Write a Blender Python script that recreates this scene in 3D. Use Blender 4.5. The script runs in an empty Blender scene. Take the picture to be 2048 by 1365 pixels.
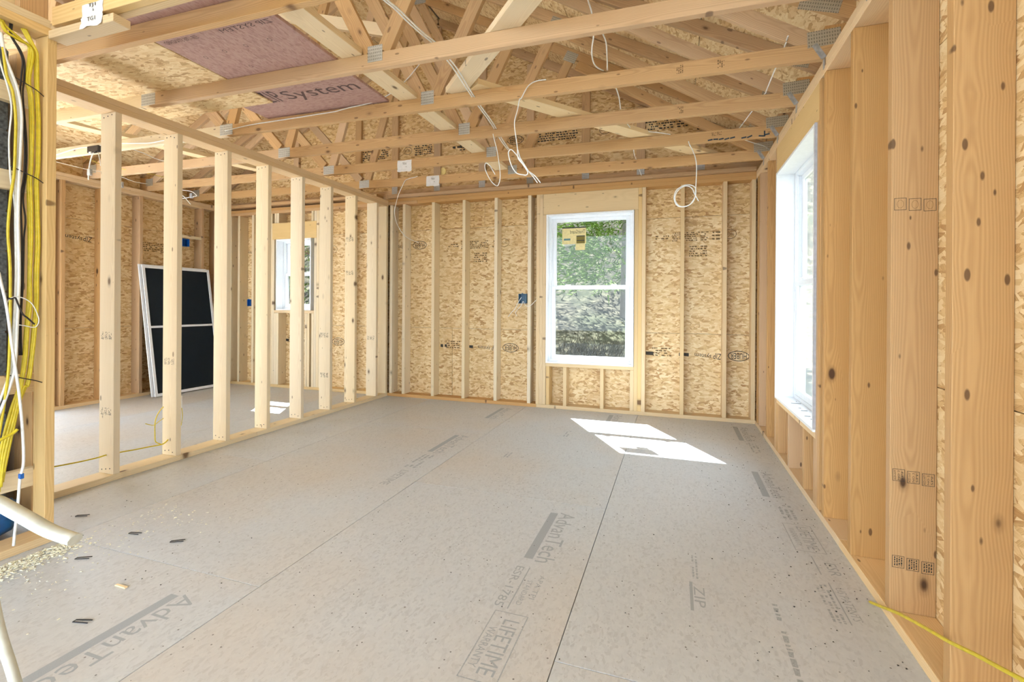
import bpy, bmesh, math, random
from mathutils import Vector, Matrix

random.seed(7)
scene = bpy.context.scene
COL = scene.collection

# ------------------------------------------------------------------ camera
YAW, ROLL, CAM_H, FPX = 0.3276, 0.0063, 1.1421, 955.99
cam_data = bpy.data.cameras.new('camera')
cam_data.sensor_width = 36.0
cam_data.lens = 36.0 * FPX / 2048.0
cam_data.shift_x = -0.45 / 2048.0
cam_data.shift_y = -70.9 / 2048.0
cam_data.clip_start = 0.02
cam = bpy.data.objects.new('camera', cam_data)
COL.objects.link(cam)
_r = Vector((math.cos(YAW), math.sin(YAW), 0)); _u = Vector((0, 0, 1)); _f = Vector((-math.sin(YAW), math.cos(YAW), 0))
_cr, _sr = math.cos(ROLL), math.sin(ROLL)
R3, U3 = _cr * _r + _sr * _u, -_sr * _r + _cr * _u
cam.matrix_world = Matrix(((R3.x, U3.x, -_f.x, 0), (R3.y, U3.y, -_f.y, 0), (R3.z, U3.z, -_f.z, CAM_H), (0, 0, 0, 1)))
scene.camera = cam

# ------------------------------------------------------------------ sky, sun, exposure
world = bpy.data.worlds.new('sky')
scene.world = world
world.use_nodes = True
wn = world.node_tree
bg = wn.nodes['Background']
bg.inputs['Color'].default_value = (0.74, 0.87, 1.0, 1)
bg.inputs['Strength'].default_value = 1.6
sun_data = bpy.data.lights.new('sun', 'SUN')
sun_data.energy = 34.0
sun_data.angle = 0.009
sun_data.color = (0.96, 0.98, 1.0)
sun = bpy.data.objects.new('sun', sun_data)
COL.objects.link(sun)
sun.rotation_euler = Vector((0.42, -0.72, -1.0)).to_track_quat('-Z', 'Y').to_euler()
sun.location = (-4, 9, 12)
vs = scene.view_settings
vs.view_transform = 'Standard'
vs.look = 'None'
vs.gamma = 1.0
vs.use_curve_mapping = False
vs.exposure = 2.25

# ------------------------------------------------------------------ dimensions
XR, XO = 0.748, 0.888          # room window wall: inner and outer faces
XL, XLO = -6.20, -6.34         # far left wall
XP, XP2 = -3.406, -3.546       # partition faces
YB, YO = 5.177, 5.317          # gable wall faces
ZT = 2.467                     # top of the plates
RX = -2.78                     # ridge
def zc(x): return ZT + 0.0107 * (XR - x)          # underside of a bottom chord
def zr(x):                                         # underside of a top chord
    return 2.72 + 0.53 * (XR - x) if x > RX else 2.79 + 0.526 * (x - XL)

# ------------------------------------------------------------------ materials
def srgb(r, g, b):
    f = lambda c: (c / 12.92 if c <= 0.04045 else ((c + 0.055) / 1.055) ** 2.4)
    return (f(r / 255), f(g / 255), f(b / 255), 1)

class NT:
    def __init__(self, name):
        self.m = bpy.data.materials.new(name)
        self.m.use_nodes = True
        self.t = self.m.node_tree
        self.b = self.t.nodes['Principled BSDF']
        self.out = self.t.nodes['Material Output']
    def n(self, kind, **kw):
        x = self.t.nodes.new(kind)
        for k, v in kw.items(): setattr(x, k, v)
        return x
    def put(self, sock, v):
        if isinstance(v, bpy.types.NodeSocket): self.t.links.new(v, sock)
        elif v is not None: sock.default_value = v
    def math(self, op, a, b=None, c=None):
        x = self.n('ShaderNodeMath', operation=op)
        self.put(x.inputs[0], a)
        if b is not None: self.put(x.inputs[1], b)
        if c is not None: self.put(x.inputs[2], c)
        return x.outputs[0]
    def vmath(self, op, a, b=None, scale=None):
        x = self.n('ShaderNodeVectorMath', operation=op)
        self.put(x.inputs[0], a)
        if b is not None: self.put(x.inputs[1], b)
        if scale is not None: self.put(x.inputs['Scale'], scale)
        return x.outputs[0]
    def sep(self, v):
        x = self.n('ShaderNodeSeparateXYZ'); self.put(x.inputs[0], v); return x.outputs
    def comb(self, a, b, c):
        x = self.n('ShaderNodeCombineXYZ')
        for i, v in enumerate((a, b, c)): self.put(x.inputs[i], v)
        return x.outputs[0]
    def noise(self, v, scale, detail=2.0, rough=0.5, dim='3D'):
        x = self.n('ShaderNodeTexNoise', noise_dimensions=dim)
        self.put(x.inputs['Vector'], v); x.inputs['Scale'].default_value = scale
        x.inputs['Detail'].default_value = detail; x.inputs['Roughness'].default_value = rough
        return x.outputs[0]
    def vor(self, v, scale, dim='3D', feature='F1', rnd=1.0):
        x = self.n('ShaderNodeTexVoronoi', voronoi_dimensions=dim, feature=feature)
        self.put(x.inputs['Vector'], v); x.inputs['Scale'].default_value = scale
        x.inputs['Randomness'].default_value = rnd
        return x
    def ramp(self, f, stops, interp='LINEAR'):
        x = self.n('ShaderNodeValToRGB'); self.put(x.inputs[0], f)
        cr = x.color_ramp; cr.interpolation = interp
        while len(cr.elements) < len(stops): cr.elements.new(0.5)
        for e, (p, c) in zip(cr.elements, stops): e.position = p; e.color = c
        return x.outputs[0]
    def mix(self, f, a, b, mode='MIX'):
        x = self.n('ShaderNodeMix', data_type='RGBA', blend_type=mode)
        self.put(x.inputs[0], f); self.put(x.inputs[6], a); self.put(x.inputs[7], b)
        return x.outputs[2]
    def mapr(self, v, a, b, c=0.0, d=1.0):
        x = self.n('ShaderNodeMapRange'); self.put(x.inputs[0], v)
        for i, k in enumerate((a, b, c, d)): x.inputs[i + 1].default_value = k
        return x.outputs[0]
    def obj(self):
        return self.n('ShaderNodeTexCoord').outputs['Object']
    def rnd(self):
        return self.n('ShaderNodeObjectInfo').outputs['Random']
    def bump(self, h, strength, dist):
        x = self.n('ShaderNodeBump'); self.put(x.inputs['Height'], h)
        x.inputs['Strength'].default_value = strength; x.inputs['Distance'].default_value = dist
        self.t.links.new(x.outputs[0], self.b.inputs['Normal'])
    def done(self, color=None, rough=None, metal=None):
        if color is not None: self.put(self.b.inputs['Base Color'], color)
        if rough is not None: self.put(self.b.inputs['Roughness'], rough)
        if metal is not None: self.put(self.b.inputs['Metallic'], metal)
        return self.m

VX, VY, VZ = Vector((1, 0, 0)), Vector((0, 1, 0)), Vector((0, 0, 1))
def wood(name, light, dark, knot=(92, 58, 30), vary=0.16, kn=1.0, ring=0.55):
    N = NT(name)
    r = N.rnd()
    off = N.vmath('SCALE', (17.3, 9.1, 5.7), scale=N.math('MULTIPLY', r, 13.0))
    p0 = N.obj()
    p = N.vmath('ADD', p0, off)
    x, y, z = N.sep(p0)
    lowf = N.noise(N.vmath('MULTIPLY', p, (1.1, 5.0, 5.0)), 1.0, 2.0)
    r2 = N.math('FRACT', N.math('MULTIPLY', r, 7.31))
    yy = N.math('ADD', y, N.math('MULTIPLY', N.math('SUBTRACT', r2, 0.5), 0.10))
    zz = N.math('ADD', z, 0.05)
    rad = N.math('SQRT', N.math('ADD', N.math('MULTIPLY', yy, yy), N.math('MULTIPLY', zz, zz)))
    # knots
    kv = N.vor(N.vmath('MULTIPLY', p, (4.0, 8.0, 1.2)), 1.0)
    kd = kv.outputs['Distance']
    ksep = N.n('ShaderNodeSeparateColor'); N.put(ksep.inputs[0], kv.outputs['Color'])
    gate = N.math('GREATER_THAN', ksep.outputs[0], 0.40)
    kr = N.math('MULTIPLY_ADD', ksep.outputs[1], 0.085, 0.04)
    near = N.math('MULTIPLY', gate, N.math('SUBTRACT', 1.0, N.math('MINIMUM', N.math('DIVIDE', kd, 0.55), 1.0)))
    ph = N.math('ADD', N.math('MULTIPLY', rad, 480.0), N.math('ADD', N.math('MULTIPLY', lowf, 26.0), N.math('MULTIPLY', near, 5.0)))
    s = N.math('POWER', N.math('ABSOLUTE', N.math('SINE', ph)), 2.2)
    fib = N.noise(N.vmath('MULTIPLY', p, (5.0, 260.0, 260.0)), 1.0, 2.0, 0.6)
    tone = N.noise(N.vmath('MULTIPLY', p, (0.9, 8.0, 8.0)), 1.0, 2.0)
    f = N.math('ADD', N.math('MULTIPLY', s, ring), N.math('MULTIPLY', N.math('SUBTRACT', fib, 0.5), 0.5))
    f = N.math('ADD', f, N.math('MULTIPLY', N.math('SUBTRACT', tone, 0.5), 0.5))
    c = N.mix(N.mapr(f, -0.1, 1.0), srgb(*light), srgb(*dark))
    halo = N.math('MULTIPLY', gate, N.mapr(N.math('SUBTRACT', kd, kr), 0.0, 0.09, 1.0, 0.0))
    c = N.mix(N.math('MULTIPLY', halo, 0.45 * kn), c, srgb(*[int(v * 0.78) for v in dark]))
    core = N.math('MULTIPLY', gate, N.mapr(N.math('SUBTRACT', kd, kr), -0.035, 0.015, 1.0, 0.0))
    c = N.mix(N.math('MULTIPLY', core, 0.85 * kn), c, srgb(*knot))
    pv = N.vor(N.vmath('MULTIPLY', p, (8.0, 20.0, 2.5)), 1.0)
    ps = N.n('ShaderNodeSeparateColor'); N.put(ps.inputs[0], pv.outputs['Color'])
    pin = N.math('MULTIPLY', N.math('GREATER_THAN', ps.outputs[0], 0.45), N.mapr(N.math('SUBTRACT', pv.outputs['Distance'], N.math('MULTIPLY_ADD', ps.outputs[1], 0.10, 0.03)), 0.0, 0.05, 1.0, 0.0))
    c = N.mix(N.math('MULTIPLY', pin, 0.7 * kn), c, srgb(*knot))
    hv = N.n('ShaderNodeHueSaturation')
    N.put(hv.inputs['Color'], c)
    N.put(hv.inputs['Value'], N.math('MULTIPLY_ADD', r, vary, 1.0 - vary / 2))
    N.put(hv.inputs['Saturation'], N.math('MULTIPLY_ADD', r2, 0.25, 0.85))
    N.bump(N.math('ADD', fib, N.math('MULTIPLY', s, 0.5)), 0.12, 0.002)
    return N.done(hv.outputs[0], 0.62)

def osb(name, pale, mid, dark, spread=1.3, fine=1.0, dusty=0.0, dust=(190, 186, 182), rough=0.6):
    N = NT(name)
    r = N.rnd()
    base = N.obj()
    p = N.vmath('ADD', base, N.vmath('SCALE', (31.0, 17.0, 0.0), scale=N.math('MULTIPLY', r, 9.0)))
    px, py, pz = N.sep(p)
    col = None; hgt = None
    for i, (sx, sy, ox) in enumerate(((11, 26, 0.0), (14, 34, 3.1), (9, 40, 7.7), (17, 46, 12.3))):
        sx *= fine; sy *= fine
        q = N.comb(N.math('MULTIPLY_ADD', px, sx, ox), N.math('MULTIPLY_ADD', py, sy, ox * 1.7), 0.0)
        v = N.vor(q, 1.0, '2D')
        d = N.vmath('SUBTRACT', q, v.outputs['Position'])
        dx, dy, _ = N.sep(d)
        sc = N.n('ShaderNodeSeparateColor'); N.put(sc.inputs[0], v.outputs['Color'])
        ang = N.math('MULTIPLY', N.math('SUBTRACT', sc.outputs[0], 0.5), spread)
        mx, my = N.math('DIVIDE', dx, sx), N.math('DIVIDE', dy, sy)
        ca, sa = N.math('COSINE', ang), N.math('SINE', ang)
        u = N.math('ADD', N.math('MULTIPLY', mx, ca), N.math('MULTIPLY', my, sa))
        w = N.math('SUBTRACT', N.math('MULTIPLY', my, ca), N.math('MULTIPLY', mx, sa))
        fibre = N.noise(N.comb(N.math('MULTIPLY', u, 14.0), N.math('MULTIPLY', w, 330.0), N.math('MULTIPLY', sc.outputs[1], 40.0)), 1.0, 1.0)
        val = N.math('ADD', sc.outputs[2], N.math('MULTIPLY', N.math('SUBTRACT', fibre, 0.5), 0.55))
        cc = N.ramp(val, [(0.0, srgb(*dark)), (0.28, srgb(*mid)), (0.62, srgb(*[(a + b) // 2 for a, b in zip(mid, pale)])), (1.0, srgb(*pale))])
        m = N.math('LESS_THAN', N.math('ABSOLUTE', w), N.math('MULTIPLY_ADD', sc.outputs[1], 0.012 / fine, 0.006 / fine))
        m2 = N.math('LESS_THAN', N.math('ABSOLUTE', u), N.math('MULTIPLY_ADD', sc.outputs[0], 0.03 / fine, 0.03 / fine))
        m = N.math('MULTIPLY', m, m2)
        if col is None: col, hgt = cc, sc.outputs[2]
        else:
            col = N.mix(m, col, cc)
            x = N.n('ShaderNodeMix', data_type='FLOAT'); N.put(x.inputs[0], m); N.put(x.inputs[2], hgt); N.put(x.inputs[3], sc.outputs[2]); hgt = x.outputs[0]
    patch = N.noise(p, 2.3, 3.0)
    col = N.mix(N.mapr(patch, 0.35, 0.75, 0.0, 0.35), col, srgb(*mid))
    if dusty:
        pn = N.noise(N.vmath('MULTIPLY', p, (1.0, 1.0, 1.0)), 0.8, 4.0, 0.6)
        dcol = N.mix(N.noise(p, 55.0, 2.0), srgb(*[int(v * 0.93) for v in dust]), srgb(*dust))
        tan = N.noise(N.vmath('ADD', p, (3.0, 1.0, 0.0)), 0.55, 3.0, 0.6)
        dcol = N.mix(N.mapr(tan, 0.48, 0.70, 0.0, 0.55), dcol, srgb(208, 190, 168))
        col = N.mix(N.mapr(pn, 0.3, 0.7, dusty, max(0.0, dusty - 0.22)), col, dcol)
        speck = N.vor(p, 26.0, '2D')
        ss = N.n('ShaderNodeSeparateColor'); N.put(ss.inputs[0], speck.outputs['Color'])
        sm = N.math('MULTIPLY', N.math('LESS_THAN', speck.outputs['Distance'], N.math('MULTIPLY', ss.outputs[1], 0.09)), N.math('GREATER_THAN', ss.outputs[0], 0.80))
        col = N.mix(N.math('MULTIPLY', sm, 0.75), col, srgb(70, 60, 55))
    N.bump(hgt, 0.25, 0.0015)
    return N.done(col, rough)

def plain(name, c, rough=0.5, metal=0.0, var=0.06, scale=40.0):
    N = NT(name)
    n = N.noise(N.obj(), scale, 2.0)
    col = N.mix(N.mapr(n, 0.3, 0.7), srgb(*[max(0, int(v * (1 - var))) for v in c]), srgb(*[min(255, int(v * (1 + var))) for v in c]))
    return N.done(col, rough, metal)

M = {}
M['stud_warm'] = wood('lumber_warm', (202, 162, 112), (170, 128, 82), knot=(78, 50, 28), ring=0.45, kn=1.15)
M['stud_pale'] = wood('lumber_pale', (230, 212, 178), (208, 184, 146), vary=0.12, ring=0.35)
M['stud_mid'] = wood('lumber_mid', (226, 196, 146), (200, 164, 112), vary=0.14, ring=0.4)
M['truss'] = wood('lumber_truss', (208, 172, 126), (176, 136, 94), vary=0.20, ring=0.45, kn=0.9)
M['plate_wood'] = wood('lumber_plate', (230, 200, 156), (208, 172, 124), vary=0.10, ring=0.35)
M['brace'] = wood('lumber_brace', (240, 218, 178), (218, 190, 146), vary=0.08, ring=0.35)
M['header'] = wood('header_ply', (226, 196, 142), (208, 174, 118), vary=0.05, ring=0.25, kn=0.7)
M['osb_wall'] = osb('osb_wall', (238, 217, 174), (214, 180, 126), (174, 130, 80), spread=2.2, fine=1.15)
M['osb_gable_shaded'] = osb('osb_gable_shaded', (236, 210, 160), (208, 170, 112), (166, 120, 68), spread=2.2, fine=1.15)  # deeper copy of the wall sheathing; the gable's shading is in the colour
M['osb_roof'] = osb('osb_roof', (242, 222, 180), (222, 190, 138), (180, 138, 88), spread=2.0, fine=1.15)
M['osb_floor'] = osb('osb_floor', (206, 204, 200), (190, 188, 186), (156, 150, 144), spread=6.2, fine=2.2, dusty=0.74, dust=(206, 212, 220), rough=0.45)
M['deck_red'] = osb('deck_red', (188, 156, 148), (176, 140, 132), (156, 118, 112), spread=1.2, fine=2.2)
M['vinyl'] = plain('white_vinyl', (240, 243, 247), 0.35, var=0.012)
M['jamb_shade'] = plain('shaded_jamb_grey', (172, 172, 178), 0.6, var=0.05)  # grey stands for shade on the side of the white jamb
M['cable_white'] = plain('cable_white', (238, 238, 236), 0.4, var=0.03)
M['cable_sheath'] = plain('cable_sheath', (214, 219, 214), 0.45, var=0.05)
M['cable_yellow'] = plain('cable_yellow', (214, 192, 44), 0.4, var=0.05)
M['cable_black'] = plain('cable_black', (44, 38, 38), 0.5, var=0.1)
M['box_blue'] = plain('box_blue', (20, 96, 178), 0.45, var=0.06)
M['box_slate'] = plain('box_slate', (74, 108, 132), 0.4, var=0.12)
M['tarp'] = plain('tarp_blue', (18, 92, 160), 0.35, var=0.2, scale=18)
M['ink'] = plain('ink', (58, 52, 44), 0.7, var=0.15, scale=140)
M['ink_soft'] = plain('ink_soft', (112, 88, 52), 0.7, var=0.2, scale=140)
M['ink_floor'] = plain('ink_floor', (162, 167, 173), 0.6, var=0.09, scale=160)
M['ink_red'] = plain('ink_red', (92, 70, 70), 0.7, var=0.1, scale=100)
M['paper'] = plain('paper', (232, 232, 234), 0.7, var=0.02)
M['spray'] = plain('spray_paint', (44, 58, 70), 0.6, var=0.2)
M['frame_white'] = plain('screen_frame', (236, 238, 242), 0.4, var=0.015)
M['chip'] = plain('wood_chip', (236, 224, 202), 0.8, var=0.14, scale=90)
M['staple'] = plain('staple', (52, 50, 54), 0.5, 0.4)
M['cmu'] = plain('block', (88, 92, 94), 0.95, var=0.28, scale=70)
M['mortar'] = plain('mortar', (112, 114, 114), 0.95, var=0.15)
M['disc'] = plain('light_hole_disc', (250, 226, 150), 0.5, var=0.03)  # daylight through a vent hole, painted as pale yellow
M['sticker'] = plain('sticker', (226, 210, 150), 0.6, var=0.04)
M['sticker_dark'] = plain('sticker_dark', (116, 104, 30), 0.6, var=0.1)
M['sticker_ink'] = plain('sticker_ink', (40, 42, 40), 0.6)
M['sticker_blue'] = plain('sticker_blue', (96, 130, 130), 0.6)

def galv(name, c):
    N = NT(name)
    x, y, z = N.sep(N.obj())
    a = N.math('SINE', N.math('MULTIPLY', x, 520.0))
    b = N.math('SINE', N.math('MULTIPLY', y, 340.0))
    slot = N.math('MULTIPLY', N.math('GREATER_THAN', a, 0.1), N.math('GREATER_THAN', b, -0.2))
    n = N.noise(N.obj(), 60.0, 2.0)
    col = N.mix(N.math('MULTIPLY', slot, 0.55), N.mix(n, srgb(*[int(v * 0.85) for v in c]), srgb(*c)), srgb(70, 68, 64))
    N.bump(N.math('SUBTRACT', 1.0, slot), 0.5, 0.002)
    return N.done(col, 0.45, 0.35)
M['galv'] = galv('galvanised_plate', (212, 214, 214))
M['galv_warm'] = galv('galvanised_plate_warm', (204, 196, 176))
M['light_block'] = plain('light_block_sheet', (150, 140, 130), 0.8)  # for unseen sheets added to stop light leaking through panel seams
M['galv_plain'] = plain('galvanised', (170, 172, 174), 0.4, 0.4, var=0.12)

def glass():
    N = NT('window_glass')
    t = N.n('ShaderNodeBsdfTransparent'); t.inputs[0].default_value = (0.88, 0.90, 0.89, 1)
    g = N.n('ShaderNodeBsdfGlossy'); g.inputs['Roughness'].default_value = 0.02
    fr = N.n('ShaderNodeLayerWeight'); fr.inputs['Blend'].default_value = 0.5
    mx = N.n('ShaderNodeMixShader')
    N.put(mx.inputs[0], N.math('MULTIPLY_ADD', N.math('POWER', fr.outputs['Facing'], 5.0), 0.9, 0.018)); N.put(mx.inputs[1], t.outputs[0]); N.put(mx.inputs[2], g.outputs[0])
    N.put(N.out.inputs[0], mx.outputs[0])
    return N.m
M['glass'] = glass()

def netting(name, c, cover):
    N = NT(name)
    t = N.n('ShaderNodeBsdfTransparent')
    d = N.n('ShaderNodeBsdfDiffuse'); d.inputs[0].default_value = srgb(*c)
    mx = N.n('ShaderNodeMixShader'); mx.inputs[0].default_value = cover
    N.put(mx.inputs[1], t.outputs[0]); N.put(mx.inputs[2], d.outputs[0])
    N.put(N.out.inputs[0], mx.outputs[0])
    return N.m
M['net_dark'] = netting('screen_mesh_dark', (40, 46, 52), 0.9)
M['net_window'] = netting('screen_mesh_window', (40, 42, 42), 0.40)

def foliage(name, a, b):
    N = NT(name)
    n = N.noise(N.obj(), 3.0, 3.0)
    N.b.inputs['Specular IOR Level'].default_value = 0.05
    return N.done(N.mix(n, srgb(*a), srgb(*b)), 0.9)
M['needles'] = foliage('needles', (66, 100, 28), (132, 158, 70))
M['needles_dark'] = foliage('needles_dark', (26, 36, 28), (52, 66, 48))
M['bark'] = foliage('bark', (110, 104, 98), (160, 154, 148))
M['twigs'] = foliage('twigs', (44, 42, 36), (84, 80, 68))
def hillmat():
    N = NT('dry_hillside')
    p = N.obj()
    n = N.noise(p, 3.2, 9.0, 0.85); n2 = N.noise(p, 0.6, 2.0)
    c = N.ramp(n, [(0.36, srgb(22, 22, 16)), (0.5, srgb(56, 53, 42)), (0.62, srgb(112, 106, 88))])
    c = N.mix(N.mapr(n2, 0.5, 0.7, 0.0, 0.5), c, srgb(52, 60, 36))
    N.b.inputs['Specular IOR Level'].default_value = 0.05
    return N.done(c, 0.95)
M['hill'] = hillmat()

# ------------------------------------------------------------------ builders
W = {}
CACHE = {}
def link(o, parent=None, world=None):
    COL.objects.link(o)
    world = world if world is not None else Matrix.Identity(4)
    if parent is not None:
        o.parent = parent
        o.matrix_basis = W[parent.name].inverted() @ world
    else:
        o.matrix_basis = world
    W[o.name] = world
    return o
def tag(o, label=None, cat=None, group=None, kind=None):
    if label: o['label'] = label
    if cat: o['category'] = cat
    if group: o['group'] = group
    if kind: o['kind'] = kind
    return o
def empty(name, loc, label=None, cat=None, group=None, kind=None, parent=None):
    o = bpy.data.objects.new(name, None)
    o.empty_display_size = 0.1
    link(o, parent, Matrix.Translation(loc))
    return tag(o, label, cat, group, kind)
def mesh_box(dx, dy, dz, bev):
    key = ('box', round(dx, 4), round(dy, 4), round(dz, 4), bev)
    if key in CACHE: return CACHE[key].copy() if False else CACHE[key]
    bm = bmesh.new()
    bmesh.ops.create_cube(bm, size=1.0)
    bmesh.ops.scale(bm, vec=(dx, dy, dz), verts=bm.verts)
    b = min(bev, min(dx, dy, dz) * 0.3)
    if b > 0: bmesh.ops.bevel(bm, geom=list(bm.edges), offset=b, segments=1, affect='EDGES')
    me = bpy.data.meshes.new('box')
    bm.to_mesh(me); bm.free()
    CACHE[key] = me
    return me
MM = {}
def withmat(me, mat):
    key = (me.name, mat)
    if key in MM: return MM[key]
    m2 = me.copy() if me.materials else me
    if m2.materials: m2.materials.clear()
    m2.materials.append(M[mat])
    MM[key] = m2
    return m2
def obj(name, me, parent=None, world=None):
    return link(bpy.data.objects.new(name, me), parent, world)
def box(name, x0, x1, y0, y1, z0, z1, mat, parent=None, bev=0.0018, axis=None):
    d = (abs(x1 - x0), abs(y1 - y0), abs(z1 - z0))
    c = Vector(((x0 + x1) / 2, (y0 + y1) / 2, (z0 + z1) / 2))
    E = (VX, VY, VZ)
    a = axis if axis is not None else max(range(3), key=lambda i: d[i])
    w, t = sorted([i for i in range(3) if i != a], key=lambda i: -d[i])
    z = E[a].cross(E[w])
    return obj(name, withmat(mesh_box(d[a], d[w], d[t], bev), mat), parent, frame_mat(c, E[a], E[w], z))
def frame_mat(o, x, y, z):
    return Matrix(((x.x, y.x, z.x, o.x), (x.y, y.y, z.y, o.y), (x.z, y.z, z.z, o.z), (0, 0, 0, 1)))
def beam(name, A, B, w, t, n, mat, parent=None, bev=0.0018):
    A, B, n = Vector(A), Vector(B), Vector(n).normalized()
    x = (B - A); L = x.length; x.normalize()
    z = (n - x * n.dot(x)).normalized(); y = z.cross(x)
    return obj(name, withmat(mesh_box(L, w, t, bev), mat), parent, frame_mat((A + B) / 2, x, y, z))
def prism(name, poly, plane, a, b, mat, parent=None):
    """poly in 2D, extruded between a and b; plane 'XZ' (along Y) or 'XY' (along Z)"""
    bm = bmesh.new()
    c = Vector((sum(p[0] for p in poly) / len(poly), sum(p[1] for p in poly) / len(poly)))
    # local frame: x = first axis, y = second axis, z = extrusion
    vs0 = [bm.verts.new((p[0] - c.x, p[1] - c.y, -abs(b - a) / 2)) for p in poly]
    vs1 = [bm.verts.new((p[0] - c.x, p[1] - c.y, abs(b - a) / 2)) for p in poly]
    n = len(poly)
    bm.faces.new(vs0); bm.faces.new(vs1)
    for i in range(n): bm.faces.new((vs0[i], vs0[(i + 1) % n], vs1[(i + 1) % n], vs1[i]))
    bmesh.ops.recalc_face_normals(bm, faces=bm.faces)
    me = bpy.data.meshes.new(name); bm.to_mesh(me); bm.free()
    me.materials.append(M[mat])
    mid = (a + b) / 2
    if plane == 'XZ':
        w = frame_mat(Vector((c.x, mid, c.y)), Vector((1, 0, 0)), Vector((0, 0, 1)), Vector((0, -1, 0)))
    elif plane == 'YZ':
        w = frame_mat(Vector((mid, c.x, c.y)), Vector((0, 1, 0)), Vector((0, 0, 1)), Vector((1, 0, 0)))
    else:
        w = Matrix.Translation((c.x, c.y, mid))
    return obj(name, me, parent, w)
def panel(name, a, b, c, d, off, th, wall, mat, parent):
    """wall board; a..b along the wall, c..d up, off..off+th through it; local x along, y up"""
    u, v = VX, VZ
    me = withmat(mesh_box(b - a, d - c, abs(th), 0.0006), mat)
    if wall == 'back': o, x = Vector(((a + b) / 2, off + th / 2, (c + d) / 2)), VX
    else: o, x = Vector((off + th / 2, (a + b) / 2, (c + d) / 2)), VY
    return obj(name, me, parent, frame_mat(o, x, VZ, x.cross(VZ)))
def clip(poly, a, b, c):
    """keep a*x+b*y<=c"""
    out = []
    for i in range(len(poly)):
        p, q = poly[i], poly[(i + 1) % len(poly)]
        dp, dq = a * p[0] + b * p[1] - c, a * q[0] + b * q[1] - c
        if dp <= 0: out.append(p)
        if (dp < 0) != (dq < 0) and dp != dq:
            t = dp / (dp - dq)
            out.append((p[0] + t * (q[0] - p[0]), p[1] + t * (q[1] - p[1])))
    return out
def smooth(pts, sub=6):
    P = [Vector(p) for p in pts]
    if len(P) < 3: return P
    out = []
    for i in range(len(P) - 1):
        p0, p1, p2, p3 = P[max(i - 1, 0)], P[i], P[i + 1], P[min(i + 2, len(P) - 1)]
        for k in range(sub):
            t = k / sub
            out.append(0.5 * ((2 * p1) + (p2 - p0) * t + (2 * p0 - 5 * p1 + 4 * p2 - p3) * t * t + (3 * p1 - p0 - 3 * p2 + p3) * t ** 3))
    out.append(P[-1])
    return out
def tube_mesh(name, pts, r, mat, sides=8, sub=5, flat=1.0):
    P = smooth(pts, sub)
    bm = bmesh.new()
    rings = []
    up = Vector((0.13, 0.31, 0.94)).normalized()
    for i, p in enumerate(P):
        t = (P[min(i + 1, len(P) - 1)] - P[max(i - 1, 0)])
        if t.length < 1e-7: t = Vector((0, 0, 1))
        t.normalize()
        s = t.cross(up)
        if s.length < 0.05: s = t.cross(Vector((1, 0, 0)))
        s.normalize(); n = s.cross(t).normalized(); up = n
        rings.append([bm.verts.new(p + (s * math.cos(2 * math.pi * k / sides) * flat + n * math.sin(2 * math.pi * k / sides)) * r) for k in range(sides)])
    for a, b in zip(rings, rings[1:]):
        for k in range(sides): bm.faces.new((a[k], a[(k + 1) % sides], b[(k + 1) % sides], b[k]))
    bm.faces.new(rings[0][::-1]); bm.faces.new(rings[-1])
    for f in bm.faces: f.smooth = len(f.verts) == 4
    bmesh.ops.recalc_face_normals(bm, faces=bm.faces)
    me = bpy.data.meshes.new(name)
    bm.to_mesh(me); bm.free()
    me.materials.append(M[mat])
    return me
def cyl(name, c, axis, r, h, mat, parent=None, seg=20):
    bm = bmesh.new()
    bmesh.ops.create_cone(bm, cap_ends=True, segments=seg, radius1=r, radius2=r, depth=h)
    me = bpy.data.meshes.new(name); bm.to_mesh(me); bm.free()
    me.materials.append(M[mat])
    return obj(name, me, parent, Matrix.Translation(c) @ Vector(axis).to_track_quat('Z', 'Y').to_matrix().to_4x4())

# printed lettering: flat meshes of real letters lying on the surface
TXT = {}
def text_mesh(s):
    if s in TXT: return TXT[s]
    cu = bpy.data.curves.new('lettering', 'FONT')
    cu.body = s; cu.size = 1.0; cu.align_x = 'CENTER'; cu.align_y = 'CENTER'; cu.resolution_u = 2
    cu.offset = 0.0
    o = bpy.data.objects.new('lettering_source', cu)
    COL.objects.link(o)
    bpy.context.view_layer.update()
    me = bpy.data.meshes.new_from_object(o.evaluated_get(bpy.context.evaluated_depsgraph_get()))
    bpy.data.objects.remove(o)
    xs = [v.co.x for v in me.vertices]; ys = [v.co.y for v in me.vertices]
    me['w'] = max(xs) - min(xs); me['h'] = max(ys) - min(ys)
    cx, cy = (max(xs) + min(xs)) / 2, (max(ys) + min(ys)) / 2
    for v in me.vertices: v.co.x -= cx; v.co.y -= cy
    TXT[s] = me
    return me
def letters(s, c, xd, yd, width, height, mat, parent, name='print', mirror=False, shear=0.0):
    me = withmat(text_mesh(s), mat)
    x, y = Vector(xd), Vector(yd)
    z = x.cross(y)
    sx, sy = width / me['w'], height / me['h']
    if mirror: sx = -sx
    w = frame_mat(Vector(c), x * sx, y * sy + x * shear * sy, z)
    return obj(name, me, parent, w)
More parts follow.
